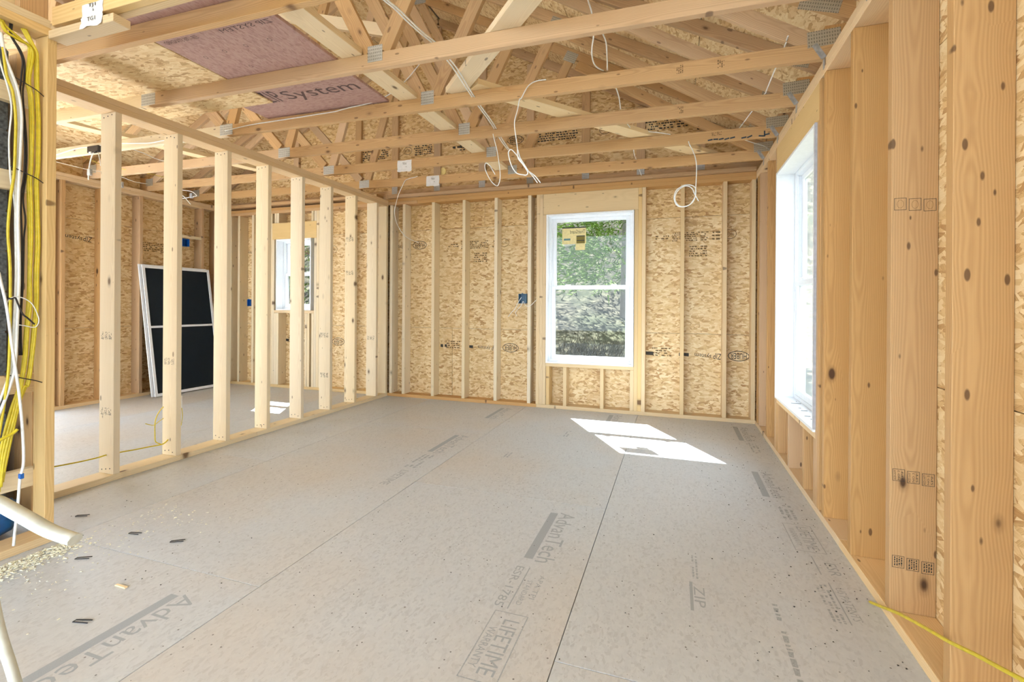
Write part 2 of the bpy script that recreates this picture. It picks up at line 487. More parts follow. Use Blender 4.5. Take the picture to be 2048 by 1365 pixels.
def marks(c, xd, yd, w, h, rows, mat, parent, name='print', seed=0, fill=0.62):
    """rows of tiny printed dashes (fine print too small to read)"""
    rr = random.Random(seed)
    bm = bmesh.new()
    for i in range(rows):
        yy = h / 2 - (i + 0.5) * h / rows
        x = -w / 2 + rr.random() * w * 0.1
        while x < w / 2:
            l = rr.uniform(0.3, 1.4) * h / rows
            if rr.random() < fill + 0.2:
                hh = h / rows * 0.3
                q = [bm.verts.new((max(-w / 2, x), yy - hh, 0)), bm.verts.new((min(w / 2, x + l), yy - hh, 0)), bm.verts.new((min(w / 2, x + l), yy + hh * rr.uniform(0.3, 1), 0)), bm.verts.new((max(-w / 2, x), yy + hh, 0))]
                bm.faces.new(q)
            x += l + h / rows * rr.uniform(0.15, 0.5)
    me = bpy.data.meshes.new(name); bm.to_mesh(me); bm.free()
    me.materials.append(M[mat])
    x, y = Vector(xd), Vector(yd)
    return obj(name, me, parent, frame_mat(Vector(c), x, y, x.cross(y)))
def outline(c, xd, yd, w, h, t, mat, parent, oval=False, name='print'):
    bm = bmesh.new()
    if oval:
        k = 28
        o = [bm.verts.new((w / 2 * math.cos(2 * math.pi * i / k), h / 2 * math.sin(2 * math.pi * i / k), 0)) for i in range(k)]
        n = [bm.verts.new(((w / 2 - t) * math.cos(2 * math.pi * i / k), (h / 2 - t) * math.sin(2 * math.pi * i / k), 0)) for i in range(k)]
    else:
        k = 4
        o = [bm.verts.new((sx * w / 2, sy * h / 2, 0)) for sx, sy in ((-1, -1), (1, -1), (1, 1), (-1, 1))]
        n = [bm.verts.new((sx * (w / 2 - t), sy * (h / 2 - t), 0)) for sx, sy in ((-1, -1), (1, -1), (1, 1), (-1, 1))]
    for i in range(k): bm.faces.new((o[i], o[(i + 1) % k], n[(i + 1) % k], n[i]))
    me = bpy.data.meshes.new(name); bm.to_mesh(me); bm.free()
    me.materials.append(M[mat])
    x, y = Vector(xd), Vector(yd)
    return obj(name, me, parent, frame_mat(Vector(c), x, y, x.cross(y)))
def patch(c, xd, yd, w, h, mat, parent, name='print'):
    me = withmat(quad_mesh(), mat)
    x, y = Vector(xd), Vector(yd)
    return obj(name, me, parent, frame_mat(Vector(c), x * w, y * h, x.cross(y)))
def quad_mesh():
    if 'quad' in CACHE: return CACHE['quad']
    me = bpy.data.meshes.new('quad')
    me.from_pydata([(-.5, -.5, 0), (.5, -.5, 0), (.5, .5, 0), (-.5, .5, 0)], [], [(0, 1, 2, 3)])
    CACHE['quad'] = me
    return me
VX, VY, VZ = Vector((1, 0, 0)), Vector((0, 1, 0)), Vector((0, 0, 1))

CABLES = [
["single yellow cable left of the white pair in the open stud bay",0.0055,"cable_yellow",[[-2.865,1.295,2.289],[-2.865,1.308,2.171],[-2.865,1.329,2.105],[-2.865,1.34,1.997],[-2.865,1.34,1.883],[-2.865,1.336,1.731],[-2.865,1.324,1.616],[-2.865,1.316,1.465],[-2.865,1.324,1.313],[-2.865,1.326,1.154],[-2.865,1.325,0.972],[-2.865,1.321,0.834],[-2.865,1.308,0.691],[-2.865,1.287,0.527]],None],
["white flat cable, left one of the pair running down the left bay",0.006,"cable_white",[[-2.865,1.288,2.352],[-2.865,1.302,2.258],[-2.865,1.328,2.18],[-2.865,1.348,2.113],[-2.865,1.361,2.005],[-2.865,1.358,1.852],[-2.865,1.353,1.698],[-2.865,1.351,1.507],[-2.865,1.356,1.279],[-2.865,1.35,1.026],[-2.865,1.343,0.849],[-2.865,1.323,0.747],[-2.865,1.283,0.617]],None],
["white flat cable, right one of the pair beside the black wires",0.005,"cable_white",[[-2.873,1.285,2.363],[-2.873,1.299,2.28],[-2.873,1.323,2.179],[-2.873,1.343,2.112],[-2.873,1.354,2.004],[-2.873,1.351,1.851],[-2.873,1.347,1.697],[-2.873,1.346,1.506],[-2.873,1.349,1.279],[-2.873,1.344,1.062],[-2.873,1.337,0.879],[-2.873,1.316,0.768],[-2.873,1.286,0.672]],None],
["thin white cable behind the single yellow cable on the far left",0.0035,"cable_white",[[-2.885,1.288,2.254],[-2.885,1.305,2.184],[-2.885,1.321,2.127],[-2.885,1.335,2.035],[-2.885,1.327,1.881],[-2.885,1.333,1.715],[-2.885,1.346,1.622],[-2.885,1.355,1.432],[-2.885,1.353,1.154],[-2.885,1.349,0.924],[-2.885,1.336,0.787],[-2.885,1.294,0.613]],None],
["black cable curving down from the top plate, left strand",0.0035,"cable_black",[[-2.885,1.328,2.418],[-2.885,1.33,2.367],[-2.885,1.356,2.319],[-2.885,1.373,2.269],[-2.885,1.368,2.178],[-2.885,1.366,2.101],[-2.885,1.382,1.899],[-2.885,1.381,1.744],[-2.885,1.37,1.627],[-2.885,1.375,1.435],[-2.885,1.374,1.271],[-2.885,1.366,1.062],[-2.885,1.369,0.896]],None],
["black cable beside the yellow bundle, right strand",0.0035,"cable_black",[[-2.885,1.335,2.42],[-2.885,1.335,2.365],[-2.885,1.365,2.316],[-2.885,1.38,2.265],[-2.885,1.379,2.183],[-2.885,1.375,2.104],[-2.885,1.389,1.901],[-2.885,1.388,1.746],[-2.885,1.378,1.629],[-2.885,1.387,1.53],[-2.885,1.382,1.436],[-2.885,1.38,1.248],[-2.885,1.373,1.061],[-2.885,1.376,0.896]],None],
["yellow cable in the stapled bundle against the post, first from its left edge",0.0055,"cable_yellow",[[-2.885,1.295,2.42],[-2.885,1.311,2.375],[-2.885,1.363,2.357],[-2.885,1.396,2.344],[-2.885,1.389,2.187],[-2.885,1.399,2.11],[-2.885,1.403,1.981],[-2.885,1.403,1.792],[-2.885,1.396,1.715],[-2.885,1.398,1.579],[-2.885,1.401,1.438],[-2.885,1.401,1.273],[-2.885,1.397,1.131],[-2.885,1.39,1.014],[-2.885,1.383,0.874],[-2.885,1.369,0.759],[-2.885,1.336,0.636],[-2.885,1.306,0.474],[-2.885,1.293,0.287]],None],
["yellow cable in the stapled bundle against the post, second from its left edge",0.0055,"cable_yellow",[[-2.881,1.299,2.417],[-2.881,1.316,2.393],[-2.881,1.372,2.361],[-2.881,1.402,2.334],[-2.881,1.388,2.187],[-2.881,1.401,2.11],[-2.881,1.403,1.981],[-2.881,1.404,1.792],[-2.881,1.395,1.715],[-2.881,1.4,1.579],[-2.881,1.401,1.438],[-2.881,1.4,1.273],[-2.881,1.4,1.132],[-2.881,1.39,1.014],[-2.881,1.383,0.874],[-2.881,1.369,0.759],[-2.881,1.345,0.634],[-2.881,1.311,0.462],[-2.881,1.298,0.285]],None],
["yellow cable in the stapled bundle against the post, third from its left edge",0.0055,"cable_yellow",[[-2.877,1.293,2.409],[-2.877,1.317,2.368],[-2.877,1.378,2.354],[-2.877,1.407,2.322],[-2.877,1.395,2.189],[-2.877,1.405,2.111],[-2.877,1.409,1.983],[-2.877,1.406,1.793],[-2.877,1.402,1.716],[-2.877,1.406,1.58],[-2.877,1.407,1.439],[-2.877,1.403,1.273],[-2.877,1.405,1.132],[-2.877,1.395,1.014],[-2.877,1.388,0.874],[-2.877,1.374,0.759],[-2.877,1.352,0.633],[-2.877,1.315,0.439],[-2.877,1.303,0.307]],None],
["yellow cable in the stapled bundle against the post, fourth from its left edge",0.0055,"cable_yellow",[[-2.885,1.37,2.419],[-2.885,1.387,2.386],[-2.885,1.407,2.356],[-2.885,1.418,2.315],[-2.885,1.421,2.202],[-2.885,1.424,2.12],[-2.885,1.429,1.991],[-2.885,1.428,1.799],[-2.885,1.421,1.721],[-2.885,1.424,1.584],[-2.885,1.428,1.442],[-2.885,1.423,1.274],[-2.885,1.424,1.132],[-2.885,1.417,1.013],[-2.885,1.407,0.871],[-2.885,1.393,0.755],[-2.885,1.364,0.655],[-2.885,1.327,0.457],[-2.885,1.312,0.325]],None],
["yellow cable in the stapled bundle against the post, fifth from its left edge",0.0055,"cable_yellow",[[-2.881,1.374,2.42],[-2.881,1.394,2.382],[-2.881,1.413,2.347],[-2.881,1.422,2.316],[-2.881,1.422,2.202],[-2.881,1.422,2.118],[-2.881,1.426,1.989],[-2.881,1.426,1.798],[-2.881,1.421,1.721],[-2.881,1.424,1.584],[-2.881,1.427,1.441],[-2.881,1.423,1.274],[-2.881,1.422,1.132],[-2.881,1.417,1.013],[-2.881,1.407,0.872],[-2.881,1.393,0.756],[-2.881,1.37,0.689],[-2.881,1.332,0.49],[-2.881,1.313,0.348]],None],
["yellow cable in the stapled bundle against the post, sixth from its left edge",0.0055,"cable_yellow",[[-2.877,1.379,2.42],[-2.877,1.399,2.379],[-2.877,1.416,2.346],[-2.877,1.424,2.316],[-2.877,1.426,2.203],[-2.877,1.428,2.12],[-2.877,1.433,1.991],[-2.877,1.432,1.8],[-2.877,1.427,1.722],[-2.877,1.43,1.585],[-2.877,1.434,1.442],[-2.877,1.43,1.275],[-2.877,1.43,1.132],[-2.877,1.423,1.013],[-2.877,1.412,0.871],[-2.877,1.398,0.755],[-2.877,1.378,0.735],[-2.877,1.34,0.534],[-2.877,1.313,0.371]],None],
["twisted white flat ribbon cable hanging in front of the left bay",0.0055,"cable_white",[[-2.8,1.256,1.274],[-2.8,1.261,1.245],[-2.8,1.283,1.123],[-2.8,1.304,0.933],[-2.8,1.327,0.739],[-2.8,1.34,0.573],[-2.8,1.345,0.418],[-2.8,1.333,0.344],[-2.8,1.326,0.231],[-2.8,1.317,0.121],[-2.8,1.312,0.051]],None],
["short yellow cable stub with a stripped grey end across the bundle",0.0065,"cable_yellow",[[-2.79,1.247,0.527],[-2.79,1.26,0.539],[-2.79,1.301,0.557],[-2.79,1.318,0.573]],None],
["thin white looped wire under the black zip tie",0.002,"cable_white",[[-2.8,1.281,1.105],[-2.8,1.288,1.149],[-2.8,1.308,1.167],[-2.8,1.338,1.163],[-2.8,1.368,1.141],[-2.8,1.386,1.104],[-2.8,1.397,1.062],[-2.8,1.39,1.034],[-2.8,1.376,1.028],[-2.8,1.347,1.036],[-2.8,1.326,1.041]],None],
["black zip tie angled across the cables at mid height of the left bay",0.0035,"cable_black",[[-2.8,1.284,1.163],[-2.8,1.298,1.158],[-2.8,1.312,1.163],[-2.8,1.322,1.136],[-2.8,1.338,1.091],[-2.8,1.357,1.07],[-2.8,1.381,1.042]],None],
["thick grey white cable end jutting across the lower left corner of the bay",0.0095,"cable_sheath",[[-1.087,0.454,0.828],[-1.056,0.465,0.82],[-1.04,0.47,0.814],[-1.002,0.483,0.792],[-0.963,0.497,0.769],[-0.924,0.51,0.755]],None],
["thick pale cable end jutting up from the bottom left corner",0.0075,"cable_sheath",[[-1.05,0.467,0.657],[-1.044,0.469,0.624],[-1.034,0.472,0.587],[-1.023,0.476,0.551],[-1.011,0.48,0.51]],None],
["white cable laid along the bottom chords toward the gable, left one of two",0.0045,"cable_white",[[-1.328,1.85,2.6],[-1.315,1.95,2.59],[-1.313,2.05,2.601],[-1.318,2.15,2.609],[-1.31,2.28,2.612],[-1.296,2.4,2.615],[-1.288,2.52,2.6],[-1.288,2.66,2.587],[-1.29,2.86,2.55],[-1.299,3.05,2.529],[-1.344,3.42,2.541],[-1.424,3.85,2.565],[-1.454,4.13,2.569]],None],
["white cable laid along the bottom chords toward the gable, right one of two",0.0045,"cable_white",[[-1.309,1.85,2.596],[-1.296,1.95,2.586],[-1.293,2.05,2.597],[-1.297,2.15,2.605],[-1.289,2.28,2.608],[-1.274,2.4,2.611],[-1.266,2.52,2.596],[-1.264,2.66,2.583],[-1.272,2.86,2.548],[-1.281,3.05,2.527],[-1.326,3.42,2.539],[-1.405,3.85,2.563],[-1.437,4.13,2.567]],None],
["white cable stapled along the face of the third bottom chord",0.004,"cable_white",[[-1.419,2.5,2.62],[-1.579,2.75,2.719],[-1.673,2.86,2.749],[-1.755,2.92,2.738],[-1.809,2.93,2.705],[-1.861,2.93,2.67],[-1.955,2.93,2.627],[-2.046,2.93,2.603],[-2.152,2.93,2.592],[-2.261,2.93,2.587],[-2.393,2.93,2.574],[-2.529,2.93,2.573],[-2.764,2.93,2.571],[-2.983,2.93,2.57],[-3.211,2.93,2.569],[-3.476,2.93,2.551]],None],
["white cable hanging from the third chord and ending in a tangled loop",0.0035,"cable_white",[[-0.776,2.915,2.568],[-0.847,2.915,2.566],[-0.897,2.915,2.538],[-0.937,2.915,2.473],[-0.95,2.915,2.465],[-0.963,2.915,2.4],[-0.983,2.915,2.319],[-0.972,2.915,2.224],[-0.962,2.915,2.152],[-0.958,2.915,2.091],[-0.927,2.915,2.05],[-0.893,2.915,1.996],[-0.9,2.915,1.977],[-0.923,2.915,1.979],[-0.967,2.915,1.995],[-1.002,2.915,2.047],[-1.023,2.915,2.12],[-1.016,2.915,2.145],[-0.999,2.915,2.146],[-0.965,2.915,2.108],[-0.934,2.915,2.063],[-0.894,2.915,2.008],[-0.844,2.915,1.966],[-0.807,2.915,1.919]],None],
["second white end of the tangled loop, shorter one",0.003,"cable_white",[[-0.955,2.905,2.139],[-0.941,2.905,2.09],[-0.914,2.905,2.046],[-0.88,2.905,1.992],[-0.854,2.905,1.961],[-0.824,2.905,1.918]],None],
["white cable hanging from the fourth chord in a pointed loop",0.0035,"cable_white",[[-1.367,3.525,2.499],[-1.363,3.525,2.479],[-1.35,3.525,2.43],[-1.333,3.525,2.369],[-1.315,3.525,2.265],[-1.306,3.525,2.189],[-1.306,3.525,2.138],[-1.323,3.525,2.088],[-1.348,3.525,2.094],[-1.382,3.525,2.128],[-1.416,3.525,2.187],[-1.434,3.525,2.236],[-1.434,3.525,2.26],[-1.421,3.525,2.274],[-1.391,3.525,2.248],[-1.37,3.525,2.214],[-1.348,3.525,2.177]],None],
["white coiled cable hanging before the right side of the gable wall",0.004,"cable_white",[[0.099,4.14,2.488],[0.106,4.14,2.462],[0.133,4.14,2.407],[0.153,4.14,2.34],[0.161,4.14,2.263],[0.158,4.14,2.145],[0.154,4.14,2.073],[0.151,4.14,2.033],[0.113,4.14,1.974],[0.063,4.14,1.957],[0.013,4.14,1.972],[-0.01,4.14,2.031],[0.005,4.14,2.092],[0.043,4.14,2.122],[0.082,4.14,2.135],[0.127,4.14,2.127],[0.154,4.14,2.101],[0.154,4.14,2.04],[0.128,4.14,1.985],[0.075,4.14,1.96],[0.025,4.14,1.971],[-0.003,4.14,2.026],[0.013,4.14,2.083],[0.051,4.14,2.117],[0.089,4.14,2.126],[0.127,4.14,2.103],[0.147,4.14,2.057],[0.177,4.14,1.998]],None],
["white cable drooping in an arc from the last chord to the wall sheathing",0.0035,"cable_white",[[-2.753,4.755,2.593],[-2.798,4.755,2.585],[-2.869,4.755,2.574],[-2.914,4.755,2.555],[-2.953,4.755,2.489],[-3.004,4.765,2.409],[-3.053,4.79,2.309],[-3.11,4.85,2.237],[-3.141,4.92,2.163],[-3.157,5.0,2.093],[-3.149,5.1,2.011],[-3.111,5.2,1.956],[-3.049,5.3,1.929]],None],
["white cable drooping in a deep loop between the second and third chords",0.004,"cable_white",[[-0.397,2.2,2.586],[-0.403,2.3,2.613],[-0.399,2.38,2.599],[-0.4,2.44,2.532],[-0.428,2.56,2.529],[-0.444,2.66,2.536],[-0.449,2.76,2.543],[-0.441,2.86,2.563],[-0.419,2.93,2.577]],None],
["white cable hanging straight from the second chord to the third chord",0.004,"cable_white",[[-0.352,2.4,2.521],[-0.355,2.46,2.534],[-0.359,2.6,2.565],[-0.374,2.75,2.575],[-0.395,2.93,2.577]],None],
["white cable piece between the third and fourth chords",0.004,"cable_white",[[-0.364,3.0,2.525],[-0.363,3.1,2.537],[-0.366,3.3,2.56],[-0.381,3.54,2.577]],None],
["white cable piece between the fourth and fifth chords",0.004,"cable_white",[[-0.364,3.62,2.532],[-0.351,3.75,2.541],[-0.35,4.14,2.631]],None],
["white cable piece between the fifth and last chords",0.004,"cable_white",[[-0.343,4.22,2.517],[-0.353,4.4,2.517],[-0.362,4.75,2.562]],None],
["white cable piece behind the last chord above the gable plate",0.004,"cable_white",[[-0.344,4.83,2.52],[-0.342,4.95,2.508],[-0.334,5.12,2.501]],None],
["white cable running from the fifth chord to the top of the window wall",0.004,"cable_white",[[0.501,4.2,2.489],[0.528,4.24,2.487],[0.615,4.4,2.506],[0.721,4.6,2.534],[0.787,4.74,2.537]],None],
["white cable strung along the heels above the window wall",0.004,"cable_white",[[0.567,2.9,2.598],[0.568,2.955,2.592],[0.561,2.97,2.571],[0.564,3.5,2.573],[0.558,3.57,2.564],[0.513,4.1,2.598],[0.501,4.18,2.597],[0.471,4.7,2.654]],None],
["short white cable scrap resting on the fifth chord",0.003,"cable_white",[[-0.243,4.13,2.603],[-0.143,4.13,2.584],[-0.041,4.13,2.556]],None],
["white cable stapled along the third chord over the far room, left run",0.004,"cable_white",[[-5.746,2.925,2.551],[-5.595,2.925,2.561],[-5.411,2.925,2.581],[-5.267,2.925,2.59],[-5.154,2.925,2.584]],None],
["white cable stapled along the third chord over the far room, right run",0.004,"cable_white",[[-4.988,2.925,2.585],[-4.839,2.925,2.588],[-4.7,2.925,2.574],[-4.337,2.925,2.541],[-4.154,2.925,2.543],[-3.859,2.925,2.5],[-3.689,2.925,2.498]],None],
["white cable drop from the black connector with a metal clip end",0.005,"cable_white",[[-5.069,2.92,2.532],[-5.103,2.92,2.471],[-5.123,2.92,2.408],[-5.136,2.92,2.34],[-5.136,2.92,2.28]],None],
["thin white cable drop right of the metal clip cable",0.003,"cable_white",[[-5.006,2.92,2.521],[-4.985,2.92,2.46],[-4.971,2.92,2.395]],None],
["thin white wire sagging across the far room above the left wall",0.003,"cable_white",[[-5.073,2.6,2.366],[-5.171,2.7,2.386],[-5.328,2.9,2.421],[-5.468,3.1,2.454],[-5.548,3.3,2.485],[-5.621,3.5,2.496],[-5.721,3.7,2.5],[-5.82,3.9,2.533]],None],
["thin white wire crossing between the chords behind the second stud",0.003,"cable_white",[[-4.652,2.99,2.536],[-4.812,3.2,2.574],[-4.968,3.4,2.604],[-5.011,3.53,2.615]],None],
["yellow cable crossing the chords of the far room",0.003,"cable_yellow",[[-5.38,3.0,2.549],[-5.569,3.2,2.581],[-5.711,3.35,2.601],[-5.685,3.5,2.598],[-5.567,3.6,2.577],[-5.557,3.75,2.589],[-5.676,4.0,2.623],[-5.675,4.13,2.638]],None],
["white cable cluster with a metal clip by the third partition stud",0.004,"cable_white",[[-5.608,4.13,2.501],[-5.509,4.13,2.488],[-5.403,4.13,2.463],[-5.338,4.13,2.417],[-5.362,4.13,2.407],[-5.459,4.13,2.402],[-5.557,4.13,2.397],[-5.607,4.13,2.418],[-5.558,4.13,2.426],[-5.492,4.13,2.374],[-5.434,4.13,2.317]],None],
["yellow cable lying along the partition foot through the first studs",0.0045,"cable_yellow",[[-3.475,1.809,0.17],[-3.475,1.888,0.163],[-3.475,1.967,0.158],[-3.475,2.035,0.156],[-3.475,2.083,0.158],[-3.475,2.165,0.153],[-3.475,2.258,0.144],[-3.475,2.357,0.137],[-3.475,2.443,0.131],[-3.475,2.482,0.153]],None],
["yellow cable loop dangling beside the second partition stud",0.0035,"cable_yellow",[[-3.5,2.466,0.393],[-3.5,2.441,0.37],[-3.5,2.42,0.338],[-3.5,2.407,0.288],[-3.5,2.407,0.202],[-3.5,2.411,0.158],[-3.5,2.429,0.139],[-3.5,2.453,0.125]],None],
["thin yellow wire tail branching off the dangling loop",0.0025,"cable_yellow",[[-3.5,2.342,0.299],[-3.5,2.39,0.277],[-3.5,2.41,0.28],[-3.5,2.438,0.295],[-3.5,2.467,0.31]],None],
["thin yellow wire hanging right of the second partition stud",0.0025,"cable_yellow",[[-3.55,2.637,0.356],[-3.55,2.645,0.293],[-3.55,2.641,0.248],[-3.55,2.634,0.212]],None],
["white tube with black ends behind the second partition stud",0.006,"cable_white",[[-3.55,2.636,0.44],[-3.55,2.636,0.409],[-3.55,2.637,0.379],[-3.55,2.637,0.348]],None],
["yellow cable sagging across the foot of the near window wall studs",0.0055,"cable_yellow",[[0.725,2.207,-0.001],[0.725,2.09,0.049],[0.725,1.947,0.11],[0.725,1.778,0.172],[0.725,1.64,0.22],[0.725,1.524,0.266],[0.725,1.426,0.302],[0.725,1.327,0.339]],None],
["white wires spilling from the outlet box, long strand",0.0028,"cable_white",[[-1.64,5.15,1.237],[-1.681,5.15,1.174],[-1.717,5.15,1.106],[-1.752,5.15,1.071],[-1.8,5.15,1.014]],None],
["white wires spilling from the outlet box, bent strand",0.0028,"cable_white",[[-1.622,5.15,1.191],[-1.651,5.15,1.135],[-1.687,5.15,1.095],[-1.71,5.15,1.061],[-1.692,5.15,1.021]],None],
["white wire curling right from the outlet box over the stud",0.0025,"cable_white",[[-1.616,5.15,1.191],[-1.598,5.15,1.152],[-1.563,5.15,1.135],[-1.528,5.15,1.147],[-1.499,5.15,1.175],[-1.464,5.15,1.209]],None]
]

# ================================================================== SETTING
# ------------------------------------------------------------------ floor of tongue-and-groove panels
floor = empty('floor', (0, 0, 0), kind='structure')
box('subfloor', -7.2, 0.9, -4.0, 5.32, -0.06, -0.021, 'ink', floor, 0)
def row_edges(odd):
    return [e for e in ((-4.0, -2.16, 0.28, 2.72, 5.16, 5.317) if odd else (-4.0, -3.38, -0.94, 1.50, 3.94, 5.317))]
fx = [(-7.2, -6.46), (-6.46, -5.24), (-5.24, -4.02), (-4.02, -2.80), (-2.80, -1.58), (-1.58, -0.36), (-0.36, 0.888)]
FP = {}
for i, (a, b) in enumerate(fx):
    e = row_edges(i % 2 == 1)
    for y0, y1 in zip(e, e[1:]):
        g = 0.0016
        FP[(i, round(y0, 2))] = box('floor_panel', a + g, b - g, y0 + g, y1 - g, -0.02, 0.0, 'osb_floor', floor, 0.0006, axis=1)
def fprint(col, y0, items):
    """stamped lettering down one panel edge; text runs toward the camera, tops toward +x"""
    p = FP[col]
    for kind, s, x, y, w, h in items:
        c = (x, y, 0.0004)
        if kind == 't': letters(s, c, -VY, VX, w, h, 'ink_floor', p)
        elif kind == 'b': patch(c, -VY, VX, w, h, 'ink_floor', p)
        elif kind == 'o': outline(c, -VY, VX, w, h, 0.004, 'ink_floor', p)
        elif kind == 'm': marks(c, -VY, VX, w, h, int(s), 'ink_floor', p, seed=int(x * 100) & 255)
def stampset(x, y):
    return [('b', '', x - 0.075, y - 0.27, 0.50, 0.042), ('t', 'AdvanTech', x, y - 0.27, 0.53, 0.085),
            ('t', 'ESR-1785', x - 0.085, y - 0.74, 0.29, 0.036), ('b', '', x - 0.045, y - 0.74, 0.30, 0.005),
            ('t', 'STANDARD', x - 0.015, y - 0.77, 0.17, 0.022), ('t', 'APA TPI', x + 0.025, y - 0.72, 0.17, 0.022),
            ('t', 'LIFETIME', x - 0.005, y - 1.085, 0.27, 0.058), ('o', '', x - 0.02, y - 1.08, 0.34, 0.13),
            ('t', 'WARRANTY', x - 0.058, y - 1.10, 0.20, 0.030)]
fprint((5, 0.28), 0, stampset(-0.545, 2.59))
fprint((6, 1.50), 0, [('o', '', 0.61, 2.71, 0.30, 0.13), ('t', 'LIFETIME', 0.628, 2.71, 0.25, 0.05), ('t', 'WARRANTY', 0.575, 2.71, 0.2, 0.026),
    ('t', 'ESR', 0.66, 2.42, 0.11, 0.045), ('b', '', 0.60, 2.44, 0.16, 0.005), ('t', 'US PATENTS', 0.64, 2.16, 0.22, 0.032), ('b', '', 0.61, 2.16, 0.28, 0.005),
    ('m', '3', 0.575, 2.15, 0.26, 0.05), ('t', 'AdvanTech', 0.60, 3.45, 0.46, 0.07), ('b', '', 0.53, 3.45, 0.46, 0.04), ('m', '3', 0.60, 3.02, 0.2, 0.08)])
fprint((6, 3.94), 0, [('t', 'AdvanTech', 0.62, 4.75, 0.5, 0.07), ('b', '', 0.55, 4.75, 0.5, 0.04), ('m', '3', 0.62, 4.3, 0.3, 0.07)])
fprint((4, 1.50), 0, [('b', '', -1.80, 3.57, 0.50, 0.042), ('t', 'AdvanTech', -1.725, 3.57, 0.53, 0.085), ('m', '3', -1.76, 3.1, 0.3, 0.10), ('t', 'LIFETIME', -1.75, 2.75, 0.27, 0.058)])
fprint((4, -0.94), 0, [('b', '', -1.845, 1.10, 0.50, 0.042), ('t', 'AdvanTech', -1.77, 1.10, 0.53, 0.085)])
fprint((4, 3.94), 0, [('b', '', -1.80, 4.75, 0.5, 0.042), ('t', 'AdvanTech', -1.725, 4.75, 0.53, 0.085)])
fprint((5, 2.72), 0, [('b', '', -0.62, 4.83, 0.5, 0.042), ('t', 'AdvanTech', -0.545, 4.83, 0.53, 0.085), ('t', 'ESR-1785', -0.63, 4.36, 0.29, 0.036), ('m', '2', -1.2, 3.45, 0.14, 0.05), ('m', '2', -0.9, 4.2, 0.2, 0.05)])
fprint((6, 1.50), 0, [('t', 'ZIP', 0.10, 2.02, 0.14, 0.04), ('b', '', 0.07, 2.02, 0.2, 0.012), ('m', '2', 0.09, 2.25, 0.2, 0.03), ('m', '1', 0.37, 1.85, 0.5, 0.03)])

# ------------------------------------------------------------------ sheathing helper
def rects_minus(r, holes):
    out = [r]
    for h in holes:
        nxt = []
        for (a, b, c, d) in out:
            if h[0] >= b or h[1] <= a or h[2] >= d or h[3] <= c: nxt.append((a, b, c, d)); continue
            if h[0] > a: nxt.append((a, h[0], c, d))
            if h[1] < b: nxt.append((h[1], b, c, d))
            if h[2] > c: nxt.append((max(a, h[0]), min(b, h[1]), c, h[2]))
            if h[3] < d: nxt.append((max(a, h[0]), min(b, h[1]), h[3], d))
        out = nxt
    return out

# ------------------------------------------------------------------ gable wall at the back
wb = empty('wall_back', (-2.7, YB, 0), kind='structure')
H2 = (-1.34, -0.43, 0.52, 2.14)      # middle window opening
H3 = (-5.17, -4.62, 1.07, 2.01)      # small window opening
g = 0.0015
BACKP = {}
for k, (z0, z1) in enumerate(((-0.36, 0.86), (0.86, 2.08), (2.08, 3.30), (3.30, 4.60))):
    js = (-6.34, -3.80, -1.36 if k % 2 else -2.58, 0.888) if k < 2 else ((-6.34, -4.6, -2.16, 0.888) if k == 2 else (-6.34, -2.78, 0.888))
    for a, b in zip(js, js[1:]):
        if k < 2:
            for r in rects_minus((a, b, z0, z1), [H2, H3]):
                o = panel('sheathing_panel', r[0] + g, r[1] - g, max(r[2], -0.05) + g, r[3] - g, YO, 0.011, 'back', 'osb_wall', wb)
                BACKP[(k, round(r[0], 2), round(r[2], 2))] = o
        else:
            for r in rects_minus((a, b, z0, z1), [H2, H3]):
                poly = [(r[0] + g, r[2] + g), (r[1] - g, r[2] + g), (r[1] - g, r[3] - g), (r[0] + g, r[3] - g)]
                poly = clip(poly, 0.53, 1.0, 2.82 + 0.53 * XR)
                poly = clip(poly, -0.526, 1.0, 2.89 - 0.526 * XL)
                if len(poly) > 2 and max(p[1] for p in poly) - min(p[1] for p in poly) > 0.05:
                    BACKP[(k, round(r[0], 2), round(r[2], 2))] = prism('sheathing_panel', poly, 'XZ', YO, YO + 0.011, 'osb_gable_shaded' if k > 1 else 'osb_wall', wb)
for r in rects_minus((-6.36, 0.91, -0.1, 2.72), [H2, H3]):  # outer sheets added to block light at the sheathing seams
    panel('light_block_sheet', r[0], r[1], r[2], r[3], YO + 0.0125, 0.002, 'back', 'light_block', wb)
prism('light_block_sheet', clip(clip([(-6.36, 2.72), (0.91, 2.72), (0.91, 4.75), (-6.36, 4.75)], 0.53, 1.0, 2.82 + 0.53 * XR), -0.526, 1.0, 2.89 - 0.526 * XL), 'XZ', YO + 0.0125, YO + 0.0145, 'light_block', wb)
def nearest_panel(x, z):
    return min((o for o in BACKP.values()), key=lambda o: (W[o.name].translation - Vector((x, YO, z))).length)
YI = YO - 0.0005
def stamp_huber(x, z, ink='ink'):
    p = nearest_panel(x, z)
    outline((x, YI, z), -VX, -VZ, 0.20, 0.105, 0.007, ink, p, oval=True)
    letters('HUBER', (x, YI, z), -VX, -VZ, 0.15, 0.06, ink, p)
def stamp_zip(x, z, ink='ink'):
    p = nearest_panel(x, z)
    letters('ZIP', (x + 0.09, YI, z - 0.006), -VX, -VZ, 0.075, 0.058, ink, p, shear=0.3)
    letters('system', (x - 0.045, YI, z + 0.004), -VX, -VZ, 0.16, 0.048, ink, p, shear=0.2)
def stamp_fine(x, z, w, h, rows, ink='ink_soft', seed=1):
    marks((x, YI, z), -VX, -VZ, w, h, rows, ink, nearest_panel(x, z), seed=seed)
def stamp_dome(x, z, ink='ink'):
    p = nearest_panel(x, z)
    outline((x, YI, z), -VX, -VZ, 0.12, 0.10, 0.005, ink, p, oval=True)
    letters('TECO', (x, YI, z), -VX, -VZ, 0.085, 0.026, ink, p)
